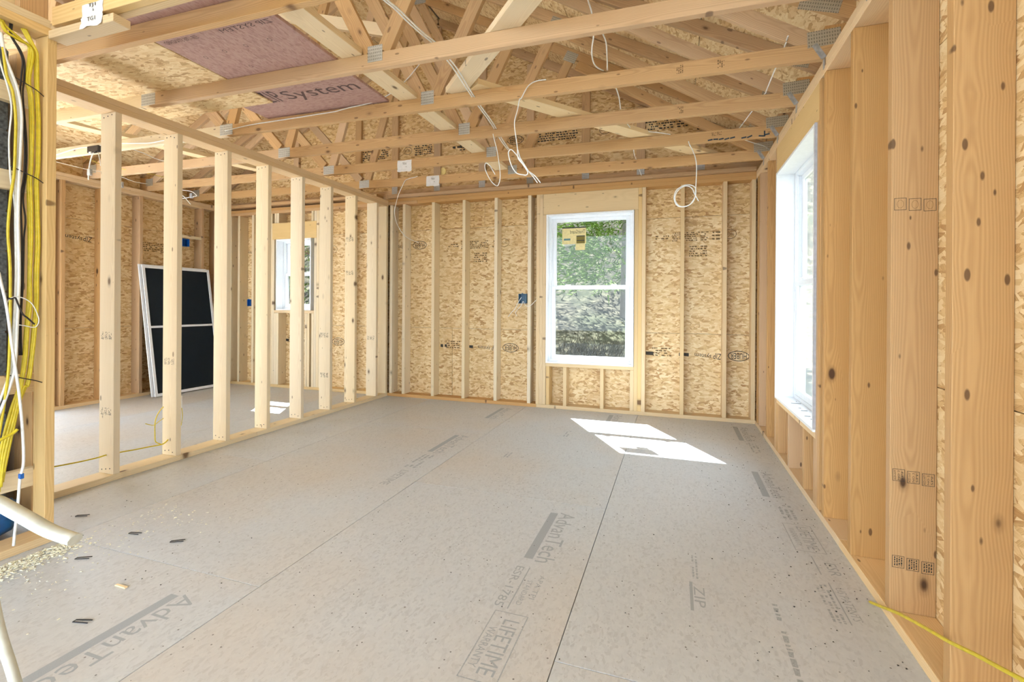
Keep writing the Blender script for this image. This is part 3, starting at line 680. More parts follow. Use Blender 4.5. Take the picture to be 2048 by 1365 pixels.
for s, x in enumerate((-6.7, -4.265, -1.825, 0.615)):
    stamp_huber(x if x > -6.2 else -6.1, 0.645) if x > -6.2 else None
    for dx, f in ((-0.29, 'z'), (-0.52, 'r'), (-0.74, 'm'), (-0.87, 'b')):
        xx = x + dx
        if -6.1 < xx < 0.7 and not (-1.34 < xx < -0.43):
            if f == 'z': stamp_zip(xx, 0.64)
            elif f == 'r': stamp_fine(xx, 0.64, 0.10, 0.06, 1, 'ink', s)
            elif f == 'm': stamp_fine(xx, 0.66, 0.20, 0.10, 4, 'ink_soft', s)
            else: stamp_fine(xx, 0.64, 0.09, 0.065, 1, 'ink', s + 5)
for x in (-5.5, -3.04, -0.6):
    if x > -1.2: continue
    stamp_huber(x, 1.895); stamp_zip(x - 0.31, 1.89); stamp_fine(x - 0.6, 1.89, 0.12, 0.05, 1, 'ink', 3)
for x in (-4.35, -1.91, 0.53):
    stamp_dome(x, 1.885, 'ink_soft')
    for dx, w, rows in ((-0.13, 0.08, 3), (-0.38, 0.36, 5), (-0.66, 0.14, 2)):
        stamp_fine(x + dx, 1.875, w, 0.10 if rows > 2 else 0.05, rows, 'ink_soft', int(x * 10) & 31)
    stamp_fine(x - 0.30, 1.72, 0.18, 0.12, 5, 'ink_soft', 9)
# gable row
for x in (-1.78,):
    stamp_huber(x, 3.085); stamp_zip(x + 2.1, 3.09)
stamp_zip(-4.28, 3.08); stamp_fine(-4.58, 3.08, 0.12, 0.05, 1, 'ink', 4)
for x, w in ((-3.70, 0.40), (-3.0, 0.26), (-1.27, 0.48), (-0.12, 0.5), (-2.35, 0.3)):
    stamp_fine(x, 3.09, w, 0.13, 5, 'ink', int(-x * 30))
stamp_dome(-3.22, 3.10); stamp_dome(-0.74, 3.09); stamp_fine(-2.52, 3.10, 0.14, 0.10, 2, 'ink', 2); stamp_fine(0.28, 3.02, 0.14, 0.1, 2, 'ink', 8)
ZP0, ZP1 = 0.038, 2.391
box('bottom_plate', XL, -3.55, YB, YO, 0, ZP0, 'stud_mid', wb)
box('bottom_plate', -3.548, -1.47, YB, YO, 0, ZP0, 'stud_warm', wb)
box('bottom_plate', -1.468, XR, YB, YO, 0, ZP0, 'stud_mid', wb)
box('top_plate', XL, -3.0, YB, YO, ZP1, 2.429, 'stud_warm', wb)
box('top_plate', -2.998, XR, YB, YO, ZP1, 2.429, 'stud_warm', wb)
box('top_plate', XL, XR, YB, YO, 2.4295, ZT, 'stud_warm', wb)
box('nailer_board', -3.40, -1.19, YB - 0.045, YB + 0.095, ZT + 0.002, ZT + 0.04, 'stud_warm', wb)
box('nailer_board', -1.188, XR - 0.005, YB - 0.045, YB + 0.095, ZT + 0.002, ZT + 0.04, 'stud_warm', wb)
box('nailer_board', XL + 0.01, -3.55, YB - 0.045, YB + 0.095, ZT + 0.03, ZT + 0.068, 'stud_warm', wb)
def stud_b(x, mat='stud_mid', z0=ZP0, z1=ZP1, w=0.038, name='stud'):
    return box(name, x, x + w, YB, YO - 0.001, z0 + 0.0005, z1 - 0.0005, mat, wb)
for x in (-6.198, -6.04, -5.885, -5.629, -4.016): stud_b(x, 'stud_pale')
for x in (-3.548, -3.385): stud_b(x, 'stud_pale')
for x in (-3.203, -2.797, -2.390, -1.984, -1.578): stud_b(x, 'stud_pale')
for x in (-1.476, -1.4375): stud_b(x, 'stud_mid')
stud_b(-1.399, 'stud_mid', z1=2.16)
for x in (-0.3665, -0.328): stud_b(x, 'stud_mid')
stud_b(-0.405, 'stud_mid', z1=2.16)
for x in (0.053, 0.4515, 0.7095): stud_b(x, 'stud_mid')
box('header', -1.398, -0.367, YB, YO - 0.002, 2.161, ZP1 - 0.001, 'header', wb)
box('rough_sill', -1.3605, -0.4055, YB, YO - 0.002, 0.466, 0.504, 'stud_mid', wb)
for x in (-1.357, -1.163, -0.757, -0.444): stud_b(x, 'stud_mid', z1=0.466, name='cripple_stud')
# small window framing in the far room
for x in (-5.340, -5.301): stud_b(x, 'stud_pale')
stud_b(-5.2625, 'stud_pale', z1=2.03); stud_b(-5.224, 'stud_pale', z1=1.02)
for x in (-4.513, -4.4745): stud_b(x, 'stud_pale')
stud_b(-4.5515, 'stud_pale', z1=2.03)
box('header', -5.2625, -4.514, YB, YO - 0.002, 2.031, 2.255, 'header', wb)
for x in (-5.224, -5.185, -4.90, -4.60, -4.5525): stud_b(x, 'stud_pale', z0=2.256, name='cripple_stud')
box('rough_sill', -5.224, -4.552, YB, YO - 0.002, 1.021, 1.059, 'stud_mid', wb)
for x in (-5.185, -4.95, -4.70, -4.66, -4.591): stud_b(x, 'stud_pale', z1=1.02, name='cripple_stud')
box('fire_block', -5.591, -5.342, YB + 0.04, YO - 0.002, 1.15, 1.188, 'stud_mid', wb)
# rafters and studs of the gable end
for x in (-5.6, -5.0, -3.985, -3.43, -2.83, -2.23, -1.632, -0.99, -0.398, 0.2):
    w = 0.09
    box('gable_stud', x, x + w, YO - 0.038, YO - 0.001, ZT + 0.135, min(zr(x), zr(x + w)) - 0.005, 'truss', wb)
    box('connector_plate', x + 0.005, x + w - 0.005, YO - 0.0395, YO - 0.0382, ZT + 0.085, ZT + 0.19, 'galv', wb, 0, axis=0)
box('gable_bottom_chord', XLO, XO, YO - 0.038, YO - 0.001, ZT + 0.002, ZT + 0.13, 'truss', wb)
for s in (1, -1):
    x1 = XO + 0.25 if s > 0 else XLO - 0.25
    dz = 0.045 * 1.13
    A = (RX, YO - 0.0195, zr(RX + 0.001 * s) + dz)
    B = (x1, YO - 0.0195, zr(x1) + dz)
    beam('gable_rafter', A, B, 0.089, 0.037, VY, 'truss', wb)

# ------------------------------------------------------------------ window wall on the right
wr = empty('wall_right', (XR, 3.2, 0), kind='structure')
HR = (3.10, 4.13, 0.47, 2.16)
for k, (z0, z1) in enumerate(((-0.05, 0.86), (0.86, 2.08), (2.08, 2.80))):
    js = (-1.0, 1.4, 3.84, 5.33) if k % 2 else (-1.0, 0.2, 2.62, 5.06, 5.33)
    for a, b in zip(js, js[1:]):
        for r in rects_minus((a, b, z0, z1), [HR]):
            panel('sheathing_panel', r[0] + g, r[1] - g, r[2] + g, r[3] - g, XO, 0.011, 'side', 'osb_wall', wr)
for r in rects_minus((-1.0, 5.34, -0.1, 2.80), [HR]):  # added outside the panels so their gaps let no light in
    panel('light_block_sheet', r[0], r[1], r[2], r[3], XO + 0.0125, 0.002, 'side', 'light_block', wr)
box('bottom_plate', XR, XO, -0.9, 2.66, 0, ZP0, 'plate_wood', wr)
box('bottom_plate', XR, XO, 2.662, YO, 0, ZP0, 'plate_wood', wr)
box('top_plate', XR, XO, -0.9, YO, ZP1, 2.429, 'plate_wood', wr)
box('top_plate', XR, XO, -0.9, YO, 2.4295, ZT, 'plate_wood', wr)
def stud_r(y, mat='stud_warm', z0=ZP0, z1=ZP1, name='stud', x1=XO - 0.001):
    return box(name, XR, x1, y, y + 0.038, z0 + 0.0005, z1 - 0.0005, mat, wr)
RS = [stud_r(y) for y in (1.2846, 1.691, 2.0974, 2.5038, 2.9102)]
for y in (3.0,): stud_r(y)
stud_r(3.0385, z1=2.178)
stud_r(4.1525, z1=2.178); stud_r(4.191)
for y in (4.552, 4.945, 5.06): stud_r(y)
box('header', XR, XO - 0.002, 3.0385, 4.1905, 2.179, ZP1 - 0.001, 'header', wr)
box('rough_sill', XR, XO - 0.002, 3.077, 4.152, 0.405, 0.443, 'plate_wood', wr)
for y in (3.0775, 3.3166, 3.723, 4.0755, 4.114): stud_r(y, z1=0.405, name='cripple_stud')
# grade stamps on the nearest studs
def stud_stamp(o, y, z, n, kind):
    for i in range(n):
        x = XR + 0.026 + i * 0.044
        outline((x, y - 0.0004, z - 0.004 * i), VX, VZ, 0.037, 0.044, 0.0016, 'ink', o)
        if kind == 'a':
            for j, t in enumerate(('KD-HT', 'NO 2', 'SPF')):
                letters(t, (x - 0.011 + 0.011 * j, y - 0.0004, z - 0.004 * i), VZ, -VX, 0.034, 0.006, 'ink', o)
        elif kind == 'b':
            marks((x, y - 0.0004, z - 0.004 * i), VZ, -VX, 0.036, 0.028, 4, 'ink', o, seed=i, fill=0.8)
        else:
            outline((x, y - 0.0004, z - 0.004 * i), VX, VZ, 0.02, 0.03, 0.001, 'ink_soft', o, oval=True)
s_near = RS[2]
stud_stamp(RS[2], 2.0974, 0.535, 3, 'a')
stud_stamp(RS[2], 2.0974, 0.22, 3, 'b')
stud_stamp(RS[2], 2.0974, 1.52, 3, 'c')

# ------------------------------------------------------------------ far left wall
wl = empty('wall_left', (XL, 4.0, 0), kind='structure')
ZL = 2.535
for k, (z0, z1) in enumerate(((-0.05, 0.86), (0.86, 2.08), (2.08, 2.9))):
    js = (3.12, 3.3, 5.33) if k % 2 else (3.12, 4.5, 5.33)
    for a, b in zip(js, js[1:]):
        p = panel('sheathing_panel', a + g, b - g, z0 + g, z1 - g, XLO, -0.011, 'side', 'osb_wall', wl)
        if k == 1 and a < 3.5 < b:
            letters('ZIP', (XLO + 0.0005, 3.60, 1.87), -VY, -VZ, 0.085, 0.06, 'ink', p, shear=0.3)
            letters('system', (XLO + 0.0005, 3.46, 1.88), -VY, -VZ, 0.18, 0.05, 'ink', p, shear=0.2)
            marks((XLO + 0.0005, 4.35, 1.86), -VY, -VZ, 0.5, 0.12, 5, 'ink_soft', p, seed=6)
panel('light_block_sheet', 3.12, 5.34, -0.1, 2.9, XLO - 0.0125, -0.002, 'side', 'light_block', wl)  # unseen sheet added to close the seams against light
box('bottom_plate', XLO, XL, 3.12, 5.17, 0, ZP0, 'plate_wood', wl)
box('top_plate', XLO, XL, 1.0, YB, ZL - 0.076, ZL - 0.038, 'plate_wood', wl)
box('top_plate', XLO, XL, 1.0, YB, ZL - 0.0375, ZL, 'plate_wood', wl)
for a, c in ((-2.0, 0.0), (0.0, 1.86)):  # unseen panels, added to limit the light from the left opening
    panel('sheathing_panel', a + g, c - g, -0.05, 1.2, XLO, -0.011, 'side', 'osb_wall', wl)
    panel('sheathing_panel', a + g, c - g, 1.203, 2.45, XLO, -0.011, 'side', 'osb_wall', wl)
for y in (3.12, 3.277, 3.667, 4.068, 4.47, 4.875, 5.10):
    box('stud', XLO + 0.001, XL, y, y + 0.038, ZP0 + 0.0005, ZL - 0.0765, 'stud_warm', wl)
box('fire_block', XL - 0.038, XL - 0.001, 4.61, 4.873, 2.02, 2.058, 'stud_pale', wl)

# ------------------------------------------------------------------ partition between the two rooms
wm = empty('wall_middle', (-3.476, 3.5, 0), kind='structure')
PZ = 2.449
box('bottom_plate', XP2, XP, 1.56, 3.2, 0, ZP0, 'stud_pale', wm)
box('bottom_plate', XP2, XP, 3.202, YB - 0.001, 0, ZP0, 'stud_pale', wm)
box('top_plate', XP2, XP, 1.56, YB - 0.001, PZ - 0.076, PZ - 0.038, 'plate_wood', wm)
box('top_plate', XP2, XP, 1.56, 4.62, PZ - 0.0375, PZ, 'plate_wood', wm)
box('top_plate', XP2, XP, 4.622, YB - 0.001, PZ - 0.0375, PZ, 'plate_wood', wm)
PST = []
for k in range(8):
    y = 2.0838 + 0.4064 * k
    PST.append(box('stud', XP2, XP, y, y + 0.038, ZP0 + 0.0005, PZ - 0.0765, 'stud_pale', wm))
PST.append(box('stud', XP2, XP, 5.135, 5.173, ZP0 + 0.0005, PZ - 0.0765, 'stud_pale', wm))
for k, zs in ((0, (0.93, 0.44)), (1, (0.72,)), (3, ()), (5, (0.82, 0.40)), (6, (1.88, 1.5)), (7, (0.74,))):
    y = 2.0838 + 0.4064 * k - 0.0004
    for z in zs:
        for i in range(3):
            marks((XP2 + 0.03 + 0.036 * i, y, z), VZ, -VX, 0.05, 0.028, 4, 'ink', PST[k], seed=k * 7 + i, fill=0.5)
# nail heads on top and bottom of the partition studs, bored cable holes
for k in range(7):
    y = 2.0838 + 0.4064 * k - 0.0006
    for z in (0.062, 2.345):
        for j in range(3):
            cyl('nail_head', (XP2 + 0.03 + 0.038 * j, y, z + 0.006 * ((j * 7 + k) % 3)), VY, 0.0042, 0.001, 'staple', PST[k], 8)

# ------------------------------------------------------------------ low front wall stub at the left edge
wf = empty('wall_front', (-2.88, 1.3, 0), kind='structure')
box('bottom_plate', -2.95, -2.81, -0.6, 1.485, 0, ZP0, 'stud_mid', wf)
box('stud', -2.935, -2.845, 1.445, 1.483, ZP0 + 0.0005, 2.4195, 'stud_mid', wf)
box('stud', -3.20, -3.06, 1.50, 1.538, ZP0, 2.4195, 'stud_warm', wf)
box('stud', -3.342, -3.202, 1.50, 1.538, ZP0, 2.4195, 'stud_warm', wf)
box('stud', -2.935, -2.845, 0.85, 0.888, ZP0 + 0.0005, 2.4195, 'stud_mid', wf)
for z, m in ((2.125, 'stud_pale'), (1.715, 'stud_pale'), (0.755, 'stud_mid'), (0.30, 'stud_pale')):
    box('ladder_block', -2.975, -2.9365, 0.90, 1.46, z - 0.0445, z + 0.0445, m, wf)
box('top_plate', -2.955, -2.841, -0.6, 1.483, 2.42, 2.458, 'stud_mid', wf)
box('top_plate', -2.955, -2.845, -0.6, 1.457, 2.4585, 2.4965, 'stud_pale', wf)
box('rim_board', -2.94, -2.902, -0.6, 1.457, 2.497, 2.73, 'stud_pale', wf)
box('corner_block', -2.90, -2.862, 1.35, 1.457, 2.497, 2.73, 'stud_warm', wf)
box('return_plate', -2.8405, -2.385, 1.446, 1.52, 2.405, 2.443, 'stud_mid', wf)

# ------------------------------------------------------------------ roof sheathing
ceil = empty('ceiling', (RX, 3.4, 4.6), kind='structure')
TOPH = 0.1015
for s in (1, -1):
    sl = 0.53 if s > 0 else 0.526
    xe = XO + 0.35 if s > 0 else XLO - 0.35
    d = Vector((s, 0, -sl)).normalized()
    ridge = Vector((RX, 0, zr(RX + 0.0005 * s) + TOPH))
    L = (abs(xe - RX)) * math.sqrt(1 + sl * sl)
    n = Vector((sl * s, 0, 1)).normalized()
    k, t = 0, L
    while t > 0.02:
        t0 = max(0.01, t - 1.217)
        js = (-4.2, -2.55, -0.11, 2.33, 4.76, 5.62) if k % 2 else (-4.2, -3.77, -1.33, 1.11, 3.55, 5.62)  # rear rows are out of view, extended to cut light from behind
        for y0, y1 in zip(js, js[1:]):
            c = ridge + d * (t + t0) / 2 + n * 0.0065
            c.y = (y0 + y1) / 2
            me = withmat(mesh_box(y1 - y0 - 0.003, t - t0 - 0.003, 0.011, 0.0005), 'osb_roof')
            obj('roof_panel', me, ceil, frame_mat(c, VY, n.cross(VY), n))
        t -= 1.22; k += 1
for s in (1, -1):
    sl = 0.53 if s > 0 else 0.526
    xe = XO + 0.35 if s > 0 else XLO - 0.35
    A = Vector((RX - s * 0.06, 0.71, zr(RX + 0.0005 * s) + TOPH + 0.06 * sl)); B = Vector((xe, 0.71, zr(RX + 0.0005 * s) + TOPH - sl * abs(xe - RX)))
    n = Vector((sl * s, 0, 1)).normalized()
    x = (B - A).normalized()
    ya = -4.2
    obj('roof_light_block', withmat(mesh_box((B - A).length, 5.62 - ya, 0.004, 0), 'light_block'), ceil, frame_mat((A + B) / 2 + n * 0.016 + VY * ((5.62 + ya) / 2 - 0.71), x, n.cross(x), n))  # unseen slabs added over the roof to stop light leaks at the ridge

# ------------------------------------------------------------------ windows
def window(name, wall, u0, u1, z0, z1, face, lip, dj, net=False):
    def bx(nm, ua, ub, na, nb, za, zb, mat, par, bev=0.002):
        return box(nm, ua, ub, na, nb, za, zb, mat, par, bev) if wall == 'back' else box(nm, na, nb, ua, ub, za, zb, mat, par, bev)
    loc = ((u0 + u1) / 2, face, z0) if wall == 'back' else (face, (u0 + u1) / 2, z0)
    w = empty(name, loc, kind='structure')
    a, b, jt = face - lip, face + dj, 0.018
    for nm, ua, ub, za, zb in (('jamb', u0, u0 + jt, z0, z1), ('jamb', u1 - jt, u1, z0, z1), ('jamb', u0 + jt, u1 - jt, z1 - jt, z1), ('stool', u0 + jt, u1 - jt, z0, z0 + jt)):
        bx(nm, ua, ub, a, b, za, zb, 'vinyl', w)
    f0, f1, fw = b, b + 0.075, 0.042
    fr = empty('frame', loc, parent=w)
    for ua, ub, za, zb in ((u0, u0 + fw, z0, z1), (u1 - fw, u1, z0, z1), (u0 + fw, u1 - fw, z1 - fw, z1), (u0 + fw, u1 - fw, z0, z0 + fw)):
        bx('frame_rail', ua, ub, f0, f1, za, zb, 'vinyl', fr)
    # balance track strips
    for ua, ub in ((u0 + fw, u0 + fw + 0.012), (u1 - fw - 0.012, u1 - fw)):
        bx('track', ua, ub, f0 + 0.012, f0 + 0.02, z0 + fw, z1 - fw, 'vinyl', fr)
    zm = z0 + (z1 - z0) * 0.507
    sw = 0.044
    i0, i1 = u0 + fw + 0.006, u1 - fw - 0.006
    for nm, za, zb, na in (('lower_sash', z0 + fw, zm + 0.018, f0 + 0.006), ('upper_sash', zm - 0.018, z1 - fw, f0 + 0.040)):
        s = empty(nm, loc, parent=w)
        nb = na + 0.028
        for ua, ub, zc0, zc1 in ((i0, i0 + sw, za, zb), (i1 - sw, i1, za, zb), (i0 + sw, i1 - sw, zb - 0.036, zb), (i0 + sw, i1 - sw, za, za + sw)):
            bx('sash_rail', ua, ub, na, nb, zc0, zc1, 'vinyl', s)
        bx('pane', i0 + sw, i1 - sw, na + 0.012, na + 0.016, za + sw, zb - 0.036, 'glass', s, 0)
        if nm == 'lower_sash':
            for q in (0.21, 0.80):
                uc = i0 + (i1 - i0) * q
                bx('sash_lock', uc - 0.028, uc + 0.028, na - 0.004, na + 0.020, zb, zb + 0.012, 'vinyl', s, 0.004)
                bx('lock_lever', uc - 0.018, uc + 0.035, na - 0.012, na + 0.004, zb + 0.010, zb + 0.018, 'vinyl', s, 0.003)
    if net:
        bx('insect_screen', u0 + fw, u1 - fw, f1 - 0.003, f1 - 0.002, z0 + fw, z1 - fw, 'net_window', w, 0)
    return w
w1 = window('window_1', 'right', 3.0775, 4.1515, 0.443, 2.176, XR, 0.013, 0.112)
w2 = window('window_2', 'back', -1.3595, -0.4085, 0.505, 2.158, YB, 0.014, 0.052, net=True)
w3 = window('window_3', 'back', -5.185, -4.595, 1.06, 2.03, YB, 0.012, 0.10, net=True)  # insect screen added here to dim the bright outside
box('jamb_shade_strip', XR - 0.0135, XR + 0.05, 3.0675, 3.0772, 0.46, 2.176, 'jamb_shade', w1, 0.001)  # strip coloured grey for the shade on the near jamb side
# fly specks and sawdust on the stool of the window wall
rr = random.Random(4)
for i in range(9):
    box('speck', XR + 0.02 + rr.random() * 0.08, XR + 0.026 + rr.random() * 0.08, 3.25 + i * 0.085, 3.256 + i * 0.085, 0.4612, 0.4632, 'staple', w1, 0, axis=0)
# maker's sticker on the upper pane of the middle window
sy = YB + 0.052 + 0.040 + 0.0115
st = box('sticker', -1.205, -0.935, sy - 0.0006, sy, 1.835, 2.015, 'sticker', w2, 0, axis=0)
box('sticker_flap', -1.052, -0.945, sy - 0.0006, sy, 1.765, 1.833, 'sticker', w2, 0, axis=0)
letters('TrustGuard', (-1.03, sy - 0.001, 1.972), VX, VZ, 0.165, 0.042, 'sticker_ink', st, mirror=True)
patch((-0.995, sy - 0.001, 1.883), VX, VZ, 0.095, 0.085, 'sticker_dark', st)
patch((-0.995, sy - 0.0012, 1.922), VX, VZ, 0.095, 0.010, 'sticker_ink', st)
patch((-0.995, sy - 0.0012, 1.872), VX, VZ, 0.088, 0.008, 'sticker_ink', st)
patch((-1.148, sy - 0.001, 1.888), VX, VZ, 0.075, 0.022, 'sticker_blue', st)
patch((-1.07, sy - 0.001, 2.018), VX, VZ, 0.27, 0.012, 'sticker_ink', st)

# ================================================================== TRUSSES
names = [('nearest of the open roof trusses, its bottom chord crossing above the cut return plate', 1.718),
         ('second roof truss from the front, carrying the near edge of the red attic panels', 2.327),
         ('third roof truss from the front, a white cable stapled along its bottom chord', 2.937),
         ('fourth roof truss from the front, a pointed cable loop hanging from its chord', 3.547),
         ('fifth roof truss from the front, dark paint scrawl and a paper tag on its chord', 4.156),
         ('last roof truss before the gable wall, a paper tag beside the round painted light disc', 4.766)]
def truss(y, label):
    t = empty('roof_truss', ((XR + XL) / 2, y, ZT), label, 'roof truss', 'roof trusses over both rooms')
    T = 0.038
    ym = y + T / 2
    def chord(name, xa, xb, mat):
        return beam(name, (xa, ym, zc(xa) + 0.0445), (xb, ym, zc(xb) + 0.0445), 0.089, T, VY, mat, t)
    chord('bottom_chord', -3.46, XO - 0.001, 'truss')
    chord('bottom_chord', XLO + 0.001, -3.462, 'stud_pale' if y < 3 else 'truss')
    jr, jl = (-1.03, zr(-1.03)), (-4.53, zr(-4.53))
    pk = zr(RX + 0.001)
    for s in (1, -1):
        xe = XO + 0.32 if s > 0 else XLO - 0.32
        beam('top_chord', (RX + 0.001 * s, ym, zr(RX + 0.001 * s) + 0.0503), (xe, ym, zr(xe) + 0.0503), 0.089, T, VY, 'truss', t)
    zt = lambda x: zc(x) + 0.089
    def web(xa, za, xb, zb, mat='truss', th=0.002):
        beam('web', (xa, ym, za), (xb, ym, zb), 0.089, T - th, VY, mat, t)
    web(-1.575, zt(-1.57) + 0.005, jr[0] - 0.0, jr[1] - 0.03)
    web(-1.675, zt(-1.67) + 0.005, RX + 0.05, pk - 0.06)
    web(-3.43, zt(-3.43) + 0.005, RX - 0.05, pk - 0.06)
    web(-3.53, zt(-3.53) + 0.005, jl[0], jl[1] - 0.03)
    web(0.735, zt(0.62) - 0.022, jr[0] + 0.08, jr[1] - 0.085, 'truss', 0.005)
    web(-6.185, zt(-6.07) - 0.022, jl[0] - 0.08, jl[1] - 0.085, 'truss', 0.005)
    box('heel_post', XR, XO - 0.001, y + 0.001, y + T - 0.001, zt(XO) + 0.004, zr(XO) - 0.005, 'stud_warm', t, axis=2)
    box('heel_post', XLO + 0.001, XL, y + 0.001, y + T - 0.001, zt(XL) + 0.002, zr(XLO) - 0.005, 'stud_warm', t, axis=2)
    def plate(x, z, w, h, mat='galv', rot=0.0):
        m = withmat(mesh_box(w, h, 0.0012, 0), mat)
        xd = Vector((math.cos(rot), 0, math.sin(rot)))
        obj('connector_plate', m, t, frame_mat(Vector((x, y - 0.0007, z)), xd, (-VY).cross(xd), -VY))
    plate(-1.627, zt(-1.6) - 0.005, 0.098, 0.092)
    plate(-3.47, zc(-3.47) + 0.05, 0.135, 0.088)
    plate(jr[0] + 0.02, jr[1] + 0.0, 0.13, 0.10, 'galv_warm', -0.488)
    plate(jl[0] - 0.02, jl[1] + 0.0, 0.13, 0.10, 'galv_warm', 0.488)
    plate(XR - 0.005, zt(XR) + 0.022, 0.155, 0.085, 'galv_warm', 0.04)
    plate(XR - 0.02, zr(XR) + 0.055, 0.20, 0.105, 'galv_warm', -0.3)
    plate(XL + 0.03, zt(XL) + 0.01, 0.12, 0.09, 'galv_warm')
    plate(RX, pk + 0.02, 0.22, 0.13, 'galv')
    # hurricane tie bent from the heel plate down on to the top plate
    beam('tie_strap', (XR - 0.05, y - 0.003, zt(XR) - 0.008), (XR - 0.004, y - 0.003, ZT + 0.002), 0.028, 0.002, VY, 'galv_plain', t, 0)
    beam('tie_strap', (XR - 0.003, y + 0.008, ZT + 0.006), (XR - 0.003, y + 0.008, ZT - 0.052), 0.026, 0.002, VX, 'galv_plain', t, 0)
    return t
TR = [truss(y, l) for l, y in names]

def paper(parent, x0, x1, y, ztop, zbot, text, label):
    """a printed tag folded under the lower edge of a chord"""
    bm = bmesh.new()
    rr = random.Random(int(x0 * 100))
    rows = [(ztop, y - 0.0012), ((ztop + zbot) / 2, y - 0.0016), (zbot, y - 0.0012), (zbot - 0.014, y - 0.004), (zbot - 0.028, y - 0.006)]
    grid = []
    for z, yy in rows:
        grid.append([bm.verts.new((x0 + (x1 - x0) * k / 6 + rr.uniform(-.003, .003), yy + rr.uniform(-.0008, 0.0), z + (rr.uniform(-.007, .007) if z < zbot - 0.01 else rr.uniform(-.002, .002)))) for k in range(7)])
    for a, b in zip(grid, grid[1:]):
        for k in range(6): bm.faces.new((a[k], b[k], b[k + 1], a[k + 1]))
    base = Vector(((x0 + x1) / 2, y, (ztop + zbot) / 2))
    for v in bm.verts: v.co -= base
    me = bpy.data.meshes.new('paper_tag'); bm.to_mesh(me); bm.free()
    me.materials.append(M['paper'])
    o = obj('paper_tag', me, parent, Matrix.Translation(base))
    o['label'] = label
    for k, (s, dx, dz, w, h) in enumerate(text):
        letters(s, ((x0 + x1) / 2 + dx, y - 0.0042, ztop + dz), VX, VZ, w, h, 'ink', o)
    return o
paper(TR[4], -2.635, -2.472, 4.156, 2.582, 2.498, [('T01', 0.0, -0.034, 0.042, 0.022), ('4', 0.02, -0.066, 0.008, 0.012)], 'white paper tag printed T01')
paper(TR[5], -2.645, -2.485, 4.766, 2.586, 2.502, [('T01', 0.0, -0.034, 0.042, 0.022), ('1', 0.02, -0.066, 0.005, 0.012)], 'white paper tag printed T01')

# dark spray scrawl along the lower edge of the fifth chord
rr = random.Random(11)
for i in range(11):
    x = 0.245 + i * 0.041
    if i in (5, 8): continue
    beam('scrawl', (x, 4.1552, zc(x) + 0.006 + rr.random() * 0.012), (x + 0.036, 4.1552, zc(x) + 0.008 + rr.random() * 0.016), 0.011, 0.0006, VY, 'spray', TR[4], 0)
beam('scrawl', (0.655, 4.1552, zc(0.65) + 0.05), (0.655, 4.1552, zc(0.65) + 0.004), 0.010, 0.0006, VY, 'spray', TR[4], 0)
for x, z in ((0.33, 0.062), (0.29, 0.058)):
    marks((x, 4.1552, zc(x) + z), VX, VZ, 0.035, 0.03, 3, 'ink_soft', TR[4], seed=3)
for tr, y, x in ((TR[2], 2.937, 0.02), (TR[3], 3.547, 0.03), (TR[2], 2.937, 0.24)):
    marks((x, y - 0.0006, zc(x) + 0.045), VZ, -VX, 0.05, 0.04, 4, 'ink_soft', tr, seed=int(x * 100) + 2, fill=0.5)

# two-ply girder over the front wall
gt = empty('girder_truss', (-1.0, 1.458, ZT), 'doubled girder truss at the front, tagged TJ1 & TG1 above the corner post', 'roof truss')
for y in (1.458, 1.497):
    box('bottom_chord', -2.838, XO - 0.002, y, y + 0.038, 2.472, 2.561, 'stud_mid', gt)
for s in (1, -1):
    xe = XO + 0.32 if s > 0 else XLO - 0.32
    for y in (1.477, 1.516):
        beam('top_chord', (RX + 0.001 * s, y, zr(RX + 0.001 * s) + 0.05), (xe, y, zr(xe) + 0.05), 0.089, 0.037, VY, 'truss', gt)
box('web', RX - 0.045, RX + 0.045, 1.459, 1.495, 2.592, zr(RX + .046) - 0.005, 'truss', gt, axis=2)
paper(gt, -2.615, -2.47, 1.458, 2.525, 2.474, [('TJ1', 0.0, -0.014, 0.05, 0.02), ('&', 0.01, -0.036, 0.012, 0.012)], 'white paper tag printed TJ1 & TG1, folded under the chord')
tg = paper(gt, -2.60, -2.452, 1.4455, 2.452, 2.43, [('TG1', 0.0, -0.012, 0.055, 0.018)], 'lower flap of the paper tag')

# ------------------------------------------------------------------ loose boards lying on the chords
def thing_box(name, x0, x1, y0, y1, z0, z1, mat, label, cat, group=None, rot=None, axis=None):
    o = box(name, x0, x1, y0, y1, z0, z1, mat, None, 0.0018, axis)
    if rot is not None:
        c = W[o.name].translation.copy()
        o.matrix_basis = Matrix.Translation(c) @ rot @ Matrix.Translation(-c) @ W[o.name]
        W[o.name] = o.matrix_basis.copy()
    return tag(o, label, cat, group)
tilt = Matrix.Rotation(0.0107, 4, 'Y')
zd = zc(-2.3) + 0.0895
a1 = thing_box('attic_panel', -2.742, -1.90, 1.56, 2.36, zd, zd + 0.018, 'deck_red', 'red brown attic panel printed AdvanTech lying across the first two trusses', 'panel', 'attic panels', tilt, 1)
a2 = thing_box('attic_panel', -3.05, -1.945, 2.40, 2.955, zd + 0.0115, zd + 0.0295, 'deck_red', 'red brown attic panel printed system, between the second and third trusses', 'panel', 'attic panels', tilt, 0)
zd3 = zc(-3.4) + 0.0895
a3 = thing_box('attic_panel', -4.60, -2.746, 1.58, 2.70, zd3, zd3 + 0.011, 'osb_roof', 'tan strand board lying on the chords left of the red attic panels', 'panel', 'attic panels', tilt, 0)
XT = Vector((1, 0, -0.0107))
def under(p, s, x, y, w, h, sh=0.0):
    z = zd - 0.0009 + 0.0107 * (-2.3 - x) + (0.004 if p is a2 else 0)
    # seen from below
    letters(s, (x, y, z), VX, -VY, w, h, 'ink_red', p, mirror=True, shear=sh)
